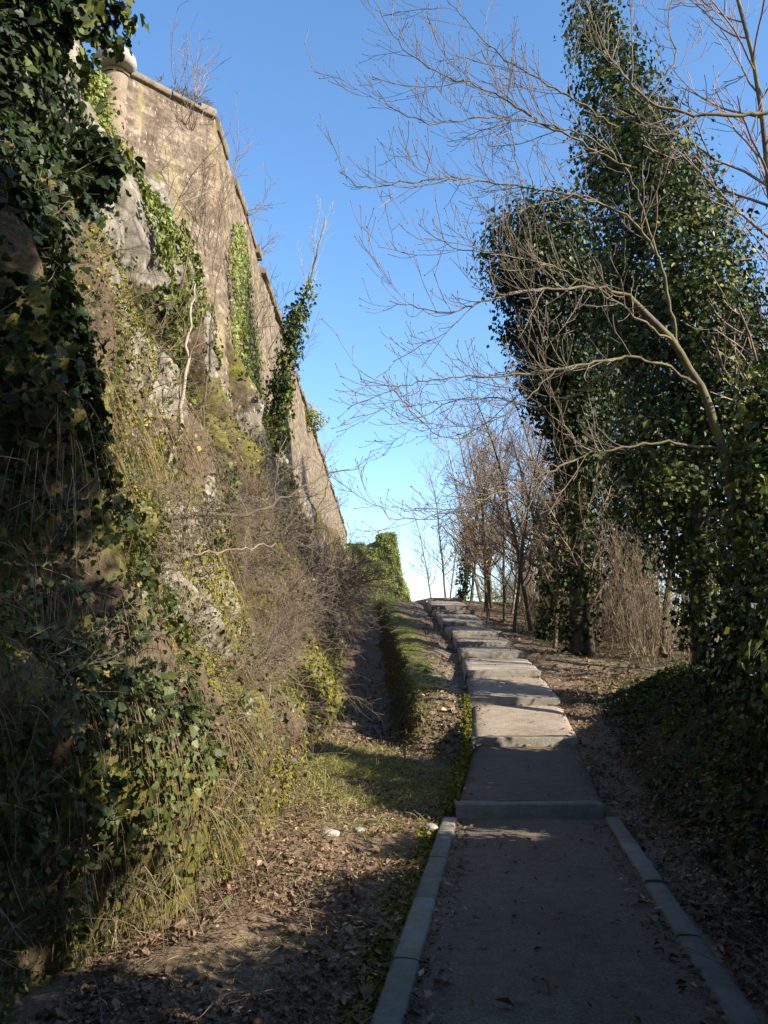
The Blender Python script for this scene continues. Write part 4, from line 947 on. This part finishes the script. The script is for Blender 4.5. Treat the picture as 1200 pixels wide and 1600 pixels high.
# curtains of old grass and roots hanging from the ledges
nc = 45; yc = 4.5+rng.uniform(0, 1, nc)**1.3*13; zc = zd(yc)+rng.uniform(.7, 4.2, nc); per = 80
y = np.repeat(yc, per)+rng.normal(0, .16, nc*per)*np.repeat(rng.uniform(.5, 1.6, nc), per); z = np.repeat(zc, per)+rng.normal(0, .10, nc*per)
Pc, N = cliff_at(y, z, .03); t0 = np.repeat(rng.uniform(.1, .7, nc), per)
blades(g, Pc, N*1.0+rng.normal(0, .15, (nc*per, 3)), rng.uniform(.15, .5, nc*per), .007, np.clip(t0+.18*rng.normal(0, 1, nc*per), 0, .95), bend=rng.uniform(1.4, 2.6, nc*per), seg=5)
g.build('dry_grass', M['straw'], smooth=False, kind='stuff', label='dry grass hanging in tufts from the cliff')
m = 6500; y = rng.uniform(1.8, 6.4, m); z = rng.uniform(-.05, 4.0, m); ok = fbm(y*2, z*1.2, 0*y, 905, 3) > -.15; y, z = y[ok], z[ok]; Pc, N = cliff_at(y, z, .02); g = Geo()
blades(g, Pc, N*.8+rng.normal(0, .4, (len(y), 3)), rng.uniform(.06, .28, len(y)), .0055, np.clip(.4+.3*fbm(y*2, z*2, 0*y, 906, 3)+.22*rng.normal(0, 1, len(y)), 0, 1), bend=rng.uniform(.6, 2.0, len(y)), seg=4)
g.build('dry_grass', M['straw'], smooth=False, kind='stuff', label='short dead grass and roots matted on the shaded cliff foot')
# moss cushions
m = 52000; y = 3.2+rng.uniform(0, 1, m)**1.5*16; z = zd(y)+rng.uniform(-.1, 5.5, m)
ok = fbm(y*1.3, z*1.1, 0*y, 911, 4) > .10+.12*rng.uniform(-1, 1, m); y, z = y[ok], z[ok]
Pc, N = cliff_at(y, z, .01); g = Geo()
for (my, mz, ry, rz_, mm) in ((8.0, .35, .5, .35, 2600), (7.4, .55, .45, .4, 1800), (9.3, .6, .5, .5, 2000), (11.6, .8, .6, .7, 2600), (12.5, 1.0, .5, .7, 1800), (6.0, .25, .35, .25, 1300), (6.0, 3.7, .4, .5, 2200), (5.8, 4.5, .4, .5, 1800), (6.6, 4.5, .35, .6, 1600), (6.9, 3.0, .4, .6, 1600), (8.8, 2.0, .5, .6, 1800), (10.3, 1.6, .5, .7, 1800), (13.5, 1.4, .5, .8, 1800), (5.6, 2.2, .5, .7, 1800), (6.4, 3.2, .4, .8, 1600), (5.2, 2.9, .5, .6, 1500), (7.6, 2.3, .4, .6, 1300)):
    a_ = rng.normal(0, .6, mm); b_ = rng.normal(0, .6, mm); yy = my+ry*a_; zz = zd(my)+mz+rz_*b_; q, nn = cliff_at(yy, zz); th = np.exp(-(a_**2+b_**2))*(.05+.05*fbm(yy*4, zz*4, 0*yy, 915, 3))
    leaves(g, q+nn*(th+.01)[:, None], nn, .032*np.clip(my/8, .7, 1.5), np.clip(.62+.3*fbm(yy*3, zz*3, 0*yy, 916, 2)+.2*rng.normal(0, 1, mm), 0, 1), spread=.7)
leaves(g, Pc, N, .034*np.clip(y/8, .6, 1.6), np.clip(.5+.35*rng.normal(0, 1, len(y)), 0, 1), spread=.7)
m = 17000; yy = rng.uniform(1.8, 6.2, m); zz = rng.uniform(-.1, 5.0, m); ok = fbm(yy*2.2, zz*1.6, 0*yy, 917, 4) > -.05; yy, zz = yy[ok], zz[ok]; q, nn = cliff_at(yy, zz, .008)
leaves(g, q, nn, .022, np.clip(.4+.35*fbm(yy*4, zz*4, 0*yy, 918, 2)+.2*rng.normal(0, 1, len(yy)), 0, 1), spread=.7)
g.build('moss', M['moss'], smooth=False, kind='stuff', label='moss cushions on the cliff rock')
# bramble tangle: thin arching canes and their leaves
m = 1900; y = 3.4+rng.uniform(0, 1, m)**1.3*19; z = zd(y)+rng.uniform(.2, 5.0, m); Pc, N = cliff_at(y, z, .0); lines = []
for k in range(m):
    lines.append(wander(Pc[k], N[k]*.8+np.array([0, 0, .5])+rng.normal(0, .5, 3), rng.uniform(.3, .9)*min(1, .35+y[k]/14), rng.uniform(.002, .0045), .0015, 7, .3, -1.0))
b = []; sub(lines, b, 4.0, (.12, .4), .8, .7, .0018, 4, .2, .2, .3)
g = Geo(); tubes(g, lines+b, 3, list(np.clip(.6+.3*rng.normal(0, 1, len(lines)+len(b)), 0, 1.2))); g.build('bramble_undergrowth', M['twig_warm'], kind='stuff', label='tangle of thin bramble canes over the cliff')
m = 21000; y = 3.2+rng.uniform(0, 1, m)**1.3*18; z = zd(y)+rng.uniform(.05, 6.5, m)
ok = fbm(y*.9+3, z*.9, 0*y, 921, 4) > .02+.2*rng.uniform(-1, 1, m); y, z = y[ok], z[ok]
Pc, N = cliff_at(y, z); Pc = Pc+N*rng.uniform(.03, .22, (len(y), 1)); g = Geo(); m = 10500; yy = rng.uniform(1.9, 6.2, m); zz = rng.uniform(.0, 4.5, m); ok = fbm(yy*1.6, zz*1.4, 0*yy, 923, 3) > .05; yy, zz = yy[ok], zz[ok]; q, nn = cliff_at(yy, zz)
leaves(g, q+nn*rng.uniform(.02, .12, (len(yy), 1)), nn, .038, np.clip(.35+.25*rng.normal(0, 1, len(yy)), 0, 1), spread=.6, lobed=True)
leaves(g, Pc, N+np.array([0, 0, .3]), .035+.0028*y, np.clip(.45+.3*fbm(y*2, z*2, 0*y, 922, 3)+.2*rng.normal(0, 1, len(y)), 0, 1), spread=.6)
g.build('undergrowth_leaves', M['bramble_leaf'], smooth=False, kind='stuff', label='scattered small green leaves over the cliff')

# ------------------------------------------------------------------ litter and grass on the ground
def scatter(n, x0, x1, y0, y1, pw=1.6):
    y = y0+(y1-y0)*rng.uniform(0, 1, n)**pw; return rng.uniform(x0, x1, n), y
g = Geo()
for (n, fx0, fx1, y0, y1, sz) in ((30000, lambda y: cliff_foot(y)-.15, lambda y: xl(y)-.18, 3.0, 14, .033), (17000, lambda y: xr(y)+np.where(y > 8.3, .0, .17), lambda y: xr(y)+.9+.9*sstep(13, 15, y), 3.0, 16, .035), (900, lambda y: xr(y)+.75, lambda y: xr(y)+2.2, 3.0, 13, .05), (7000, lambda y: xr(y)+.05, lambda y: xr(y)+5, 13.5, 36, .07), (3500, lambda y: xb(y)-1.6, lambda y: xb(y), 13, 32, .06), (2600, lambda y: xl(y)-.8, lambda y: xl(y), 12, 32, .06), (1300, lambda y: xl(y)+.02, lambda y: xr(y)-.02, 3.0, 8, .035)):
    y = y0+(y1-y0)*rng.uniform(0, 1, n)**1.5; a, b = fx0(y), fx1(y); u = rng.uniform(0, 1, n); x = a+(b-a)*u
    if n > 1400 or n == 900:
        kp = fbm(x*1.4, y*1.4, 0*x, 957, 3) > -.28+.35*rng.normal(0, 1, n)*.5; x, y, u = x[kp], y[kp], u[kp]; n = len(x)
    if n == 1300: x = np.where(rng.uniform(0, 1, n) < .75, np.where(u < .5, a+.3*u**2*2, b-.3*(1-u)**2*2), x)
    z = ground_z(x, y)
    if n == 1300: z = .012+0*x
    e = .05; N = unit(np.stack([-(ground_z(x+e, y)-z)/e, -(ground_z(x, y+e)-z)/e, 1+0*x], -1)) if n != 1300 else np.tile([0, 0, 1.], (n, 1))
    D = rng.normal(0, 1, (n, 3)); D[:, 2] *= .2
    leaves(g, np.stack([x, y, z], -1)+N*rng.uniform(.005, .035, (n, 1)), N, sz*np.exp(rng.normal(-.05, .35, n)), np.clip(.45+.22*rng.normal(0, 1, n)+.2*fbm(x, y, 0*x, 931, 2), 0, 1), width=.62, spread=.5, dirs=D)
n = 1500; k_ = rng.integers(0, 11, n); ya = np.array(SY)[k_]; yb = np.array(SY+[42.0])[k_+1]; y = ya+.2+(yb-ya-.2)*np.clip(np.where(rng.uniform(0, 1, n) < .5, 1-np.abs(rng.normal(0, .05, n)), rng.uniform(0, 1, n)), 0, 1)
u = np.where(rng.uniform(0, 1, n) < .7, np.where(rng.uniform(0, 1, n) < .5, np.abs(rng.normal(0, .07, n)), 1-np.abs(rng.normal(0, .07, n))), rng.uniform(0, 1, n)); u = np.clip(u, .01, .99); x = xl(y)+1.42*u
zt_ = np.array(SZ)[k_]+np.where((k_ == 0) | (k_ > 5), .15, .115); z1_ = np.array(SZ+[4.3])[k_+1]; z = zt_+(z1_-zt_)*(y-ya)/(yb-ya)
D = rng.normal(0, 1, (n, 3)); D[:, 2] *= .15; leaves(g, np.stack([x, y, z+.012], -1), np.tile([0, 0, 1.], (n, 1)), .045, np.clip(.45+.22*rng.normal(0, 1, n), 0, 1), width=.62, spread=.3, dirs=D)
tw = []
for k in range(420):
    y = 3.2+11*rng.uniform()**1.4; x = rng.uniform(cliff_foot(y), xl(y)-.2) if k % 3 else rng.uniform(xr(y)+.2, xr(y)+.9); z = float(ground_z(np.array([x]), np.array([y]))[0])
    tw.append(wander((x, y, z+.02), (rng.normal(), rng.normal(), .12), rng.uniform(.08, .4), .003, .0015, 5, .35))
g2 = Geo(); tubes(g2, tw, 4, list(.5+.3*rng.normal(0, 1, len(tw)))); g2.build('fallen_twigs', M['twig_warm'], kind='stuff', label='fallen twigs strewn among the dead leaves')
g.build('leaf_litter', M['litter'], smooth=False, kind='stuff', label='brown dead leaves lying over the ground beside the path')
g = Geo()
def gr(x, y, L, tone, w=.006, bend=.5, tl=.5):
    z = ground_z(x, y); D = np.stack([rng.normal(0, tl, len(x)), rng.normal(0, tl, len(x)), 1+0*x], -1)
    blades(g, np.stack([x, y, z-.01], -1), D, L, w, tone, bend, 3)
n = 20000; y = 12.6+22*rng.uniform(0, 1, n)**1.3; x = xb(y)+.02+np.abs(rng.normal(0, .36, n)); ok = (x < xl(y)-.35+.15*rng.normal(0, 1, n)) & (fbm(x*2.6, y*2.6, 0*x, 941, 3) > -.02+.12*rng.normal(0, 1, n))
gr(x[ok], y[ok], rng.uniform(.05, .16, ok.sum()), np.clip(.62+.4*fbm(x[ok]*1.5, y[ok]*1.5, 0*x[ok], 942, 3)+.2*rng.normal(0, 1, ok.sum()), 0, 1), .011, .6, .7)
n = 15000; y = rng.normal(10.4, 1.2, n); x = rng.normal(-.25, .6, n); ok = (x < xl(y)-.2) & (y < 13.2) & (x > cliff_foot(y)) & (fbm(x*2, y*2, 0*x, 943, 3) > -.25)
gr(x[ok], y[ok], rng.uniform(.08, .28, ok.sum()), np.clip(.72+.26*rng.normal(0, 1, ok.sum()), 0, 1), .007, .6, .6)
n = 9000; y = 14+22*rng.uniform(0, 1, n)**1.2; x = xr(y)+.7+np.abs(rng.normal(0, 1.3, n)); ok = fbm(x*.9, y*.9, 0*x, 944, 3) > .0
gr(x[ok], y[ok], rng.uniform(.05, .13, ok.sum()), np.clip(.55+.25*rng.normal(0, 1, ok.sum()), 0, 1), .010)
n = 9000; y = 3.2+9*rng.uniform(0, 1, n)**1.3; x = rng.uniform(-1.3, 1.1, n); ok = (x < xl(y)-.2) & (fbm(x*1.3, y*1.3, 0*x, 947, 3) > -.2); x, y = x[ok], y[ok]; z = ground_z(x, y)
gs = Geo(); blades(gs, np.stack([x, y, z+.01], -1), np.stack([rng.normal(0, 1, len(x)), rng.normal(0, 1, len(x)), .25+0*x], -1), rng.uniform(.06, .24, len(x)), .0045, np.clip(.45+.25*rng.normal(0, 1, len(x)), 0, .9), .25, 3)
nc = 90; yc = 12.8+20*rng.uniform(0, 1, nc)**1.2; xc = np.where(rng.uniform(0, 1, nc) < .6, xb(yc)+rng.normal(.05, .12, nc), xb(yc)+rng.uniform(.1, .9, nc)); per = 34
yc = np.concatenate([yc, rng.normal(10.6, 1.3, 40)]); xc = np.concatenate([xc, rng.normal(-.3, .55, 40)]); nc = len(yc)
x = np.repeat(xc, per)+rng.normal(0, .05, nc*per); y = np.repeat(yc, per)+rng.normal(0, .05, nc*per); z = ground_z(x, y)
blades(gs, np.stack([x, y, z-.01], -1), np.stack([rng.normal(0, .5, len(x)), rng.normal(0, .5, len(x)), 1+0*x], -1), rng.uniform(.08, .26, len(x)), .007, np.clip(np.repeat(rng.uniform(.5, 1.05, nc), per)+.1*rng.normal(0, 1, len(x)), 0, 1), .8, 4)
gs.build('dry_grass', M['straw'], smooth=False, kind='stuff', label='flattened dead grass on the ground between cliff and path')
n = 5000; y = 3.2+5*rng.uniform(0, 1, n); x = rng.uniform(-1.3, .6, n); ok = (x < xl(y)-.25) & (fbm(x*1.5, y*1.5, 0*x, 945, 3) > .1)
gr(x[ok], y[ok], rng.uniform(.05, .2, ok.sum()), np.clip(.8+.2*rng.normal(0, 1, ok.sum()), 0, 1), .005, .7, .7)
n = 2600; y = 34+12*rng.uniform(0, 1, n); x = rng.uniform(-1.2, 4, n); ok = (x < xl(y)) | (x > xr(y))
gr(x[ok], y[ok], rng.uniform(.08, .2, ok.sum()), np.clip(.55+.25*rng.normal(0, 1, ok.sum()), 0, 1), .02)
g.build('grass', M['grass'], smooth=False, kind='stuff', label='short grass on the bank and the clearing')
# moss fringe along the left edge of path and over the right bank
g = Geo()
n = 9000; y = 3+10.5*rng.uniform(0, 1, n); x = xl(y)-kw*(y < 8.2)-.02-np.abs(rng.normal(0, .07, n)); z = ground_z(x, y); z = np.where(y > 8.2, z+rng.uniform(0, 1, n)*np.maximum(zs(y)+.1-z, 0), z)
leaves(g, np.stack([x, y, z+.01], -1), np.tile([-.3, 0, 1], (n, 1)), .035, np.clip(.4+.3*rng.normal(0, 1, n), 0, 1), spread=.6)
n = 16000; y = 5+9*rng.uniform(0, 1, n)**.7; x = xr(y)+.9+2.0*rng.uniform(0, 1, n)**1.2; ok = fbm(x*1.5, y*1.5, 0*x, 951, 3) > -.15; x, y = x[ok], y[ok]; z = ground_z(x, y)
leaves(g, np.stack([x, y, z+.02], -1), np.tile([-.3, 0, 1], (len(x), 1)), .05, np.clip(.4+.3*rng.normal(0, 1, len(x)), 0, 1), spread=.6)
g3 = Geo(); n = 9000; y = 3.5+10*rng.uniform(0, 1, n)**.8; x = xr(y)+.55+2.0*rng.uniform(0, 1, n); ok = fbm(x*1.3, y*1.3, 0*x, 953, 3) > -.1; x, y = x[ok], y[ok]; z = ground_z(x, y)
leaves(g3, np.stack([x, y, z+rng.uniform(.01, .09, len(x))], -1), np.tile([-.5, -.2, 1], (len(x), 1)), .05, np.clip(.25+.22*rng.normal(0, 1, len(x)), 0, 1), spread=.7, lobed=True)
g3.build('creeping_ivy', M['ivy'], smooth=False, kind='stuff', label='dark creeping ivy over the shaded bank')
g.build('ground_moss', M['moss'], smooth=False, kind='stuff', label='moss along the path edge and over the low bank')
# tall dead stalks in the clearing
g0 = [(( -.10, 10.9), .42, 'straw coloured dead stalk, tallest of those in the sunlit clearing'), ((.28, 11.3), .34, 'short forked dead stalk near the end of the grassy bank'), ((-.66, 9.3), .36, 'single pale grass stalk standing in the curved shadow')]
for (x, y), h, lab in g0:
    z = float(ground_z(np.array([x]), np.array([y]))[0]); g = Geo()
    st = [wander((x, y, z-.02), (.1*rng.normal(), .1*rng.normal(), 1), h*rng.uniform(.7, 1), .005, .003, 6, .08) for _ in range(3)]
    tubes(g, st, 4, [.9]*3); g.build('dead_stalk', M['straw'], base=(x, y, z), label=lab, cat='plant', group='dead stalks in the clearing')
# loose stones
for (px, py, Y, s, lab) in ((515, 1325, 7.3, .075, 'pale loose stone lying on the leaf litter left of the kerb'), (560, 1312, 7.5, .045, 'smaller loose stone beside the pale one on the litter'), (672, 1290, 7.75, .06, 'loose stone near the short end kerb stone'), (845, 1058, 15.0, .10, 'grey stone resting against the right end of the fourth step')):
    u = (px-600)/FPX; x = float(u*Y/1.045); z = float(ground_z(np.array([x]), np.array([Y]))[0])
    a, b = np.meshgrid(np.linspace(0, 2*PI, 16, endpoint=False), np.linspace(0, PI, 10))
    V = np.stack([np.cos(a)*np.sin(b)*1.2, np.sin(a)*np.sin(b), np.cos(b)*.6], -1).reshape(-1, 3); V *= (1+.35*fbm(V[:, 0]*1.6+px, V[:, 1]*1.6, V[:, 2]*1.6, 961, 3))[:, None]*s
    j = np.arange(9)[:, None]*16; a = np.arange(16)[None, :]; F = np.stack([j+a, j+16+a, j+16+(a+1) % 16, j+(a+1) % 16], -1).reshape(-1, 4)
    g = Geo(); g.add(V+[x, Y, z+.02], F, .7); g.build('loose_stone', M['loose_stone'], base=(x, Y, z), label=lab, cat='stone', group='loose stones')
# shrub of dark leaves on the right bank; four unseen mounds added for shade
for (x, y, lab, n, s) in ((4.4, 8.6, 'dark leafy bush on the mossy bank under the right picture edge', 170, 1.15), (3.75, 7.0, 'dark bush on the shaded bank in front of the one at the picture edge', 150, .7), (3.3, 5.5, 'low dark ivy mound on the shaded bank near the viewer', 150, .7), (3.0, 4.0, 'ivy mound on the bank beside the kerb stones, outside the picture', 160, .75), (2.9, 2.4, 'ivy mound on the bank beside the viewer, outside the picture', 150, .75), (5.4, 7.7, 'tall unseen ivy mound added on the bank to shade the bush, outside the picture', 220, 2.2), (3.15, 4.75, 'unseen ivy mound added between two others on the shaded bank to stop sun, outside the picture', 150, .7), (2.95, 3.2, 'small unseen ivy mound added by the lower kerb stones to keep sun off the path, outside the picture', 150, .7), (2.75, .8, 'unseen ivy mound added on the bank behind the viewer to shade the path, outside the picture', 130, 1.3)):
    z = float(ground_z(np.array([x]), np.array([y]))[0]); t = thing('bank_bush', (x, y, z), lab, 'bush'); g = Geo()
    ivy_mass(g, [(x, y, z), (x, y, z+.35*s), (x, y, z+.8*s)], [.7*s, .65*s, .4*s], n*3, 24, .075, 970+int(y), clus_r=.17, hollow=.1, tone0=.33, gaps=1.2)
    g.build('foliage', M['ivy'], t, (x, y, z), smooth=False)
    for _ in range(5):
        g = Geo(); tubes(g, [wander((x, y, z-.1), (rng.normal(), rng.normal(), 1.4), .8*s, .012, .004, 6, .2)], 5); g.build('stem', M['bark_dark'], t, (x, y, z))

# ------------------------------------------------------------------ light, sky, camera
EL = math.radians(27); sx, sy = .89, -.46
w = bpy.data.worlds.new('World'); sc.world = w; w.use_nodes = True
nt = w.node_tree; bg = nt.nodes['Background']; sky = nt.nodes.new('ShaderNodeTexSky'); sky.sky_type = 'NISHITA'; sky.sun_disc = False
sky.sun_elevation = EL; sky.sun_rotation = math.atan2(sx, sy); sky.altitude = 300; sky.air_density = 1.0; sky.dust_density = .6; sky.ozone_density = 2.0
nt.links.new(sky.outputs[0], bg.inputs['Color']); bg.inputs['Strength'].default_value = .122
hs = nt.nodes.new('ShaderNodeHueSaturation'); hs.inputs['Saturation'].default_value = 1.16; nt.links.new(sky.outputs[0], hs.inputs['Color']); nt.links.new(hs.outputs[0], bg.inputs['Color'])
ld = bpy.data.lights.new('sun', 'SUN'); ld.energy = 5.0; ld.angle = math.radians(.5); ld.color = (1, .91, .76)
so = bpy.data.objects.new('sun', ld); col.objects.link(so)
from mathutils import Vector
h = math.hypot(sx, sy); so.rotation_euler = Vector((sx/h*math.cos(EL), sy/h*math.cos(EL), math.sin(EL))).to_track_quat('Z', 'Y').to_euler()
cd = bpy.data.cameras.new('camera'); cam = bpy.data.objects.new('camera', cd); col.objects.link(cam)
cd.sensor_fit = 'VERTICAL'; cd.sensor_height = 36; cd.lens = 36*FPX/1600; cd.clip_start = .05; cd.clip_end = 5000
cam.location = (0, 0, EYE); cam.rotation_euler = (PI/2+PITCH, 0, 0); sc.camera = cam
vs = sc.view_settings; vs.view_transform = 'Standard'; vs.look = 'None'; vs.exposure = 1.5; vs.gamma = 1.0
sc.render.film_transparent = False
print('script', time.time()-T0)
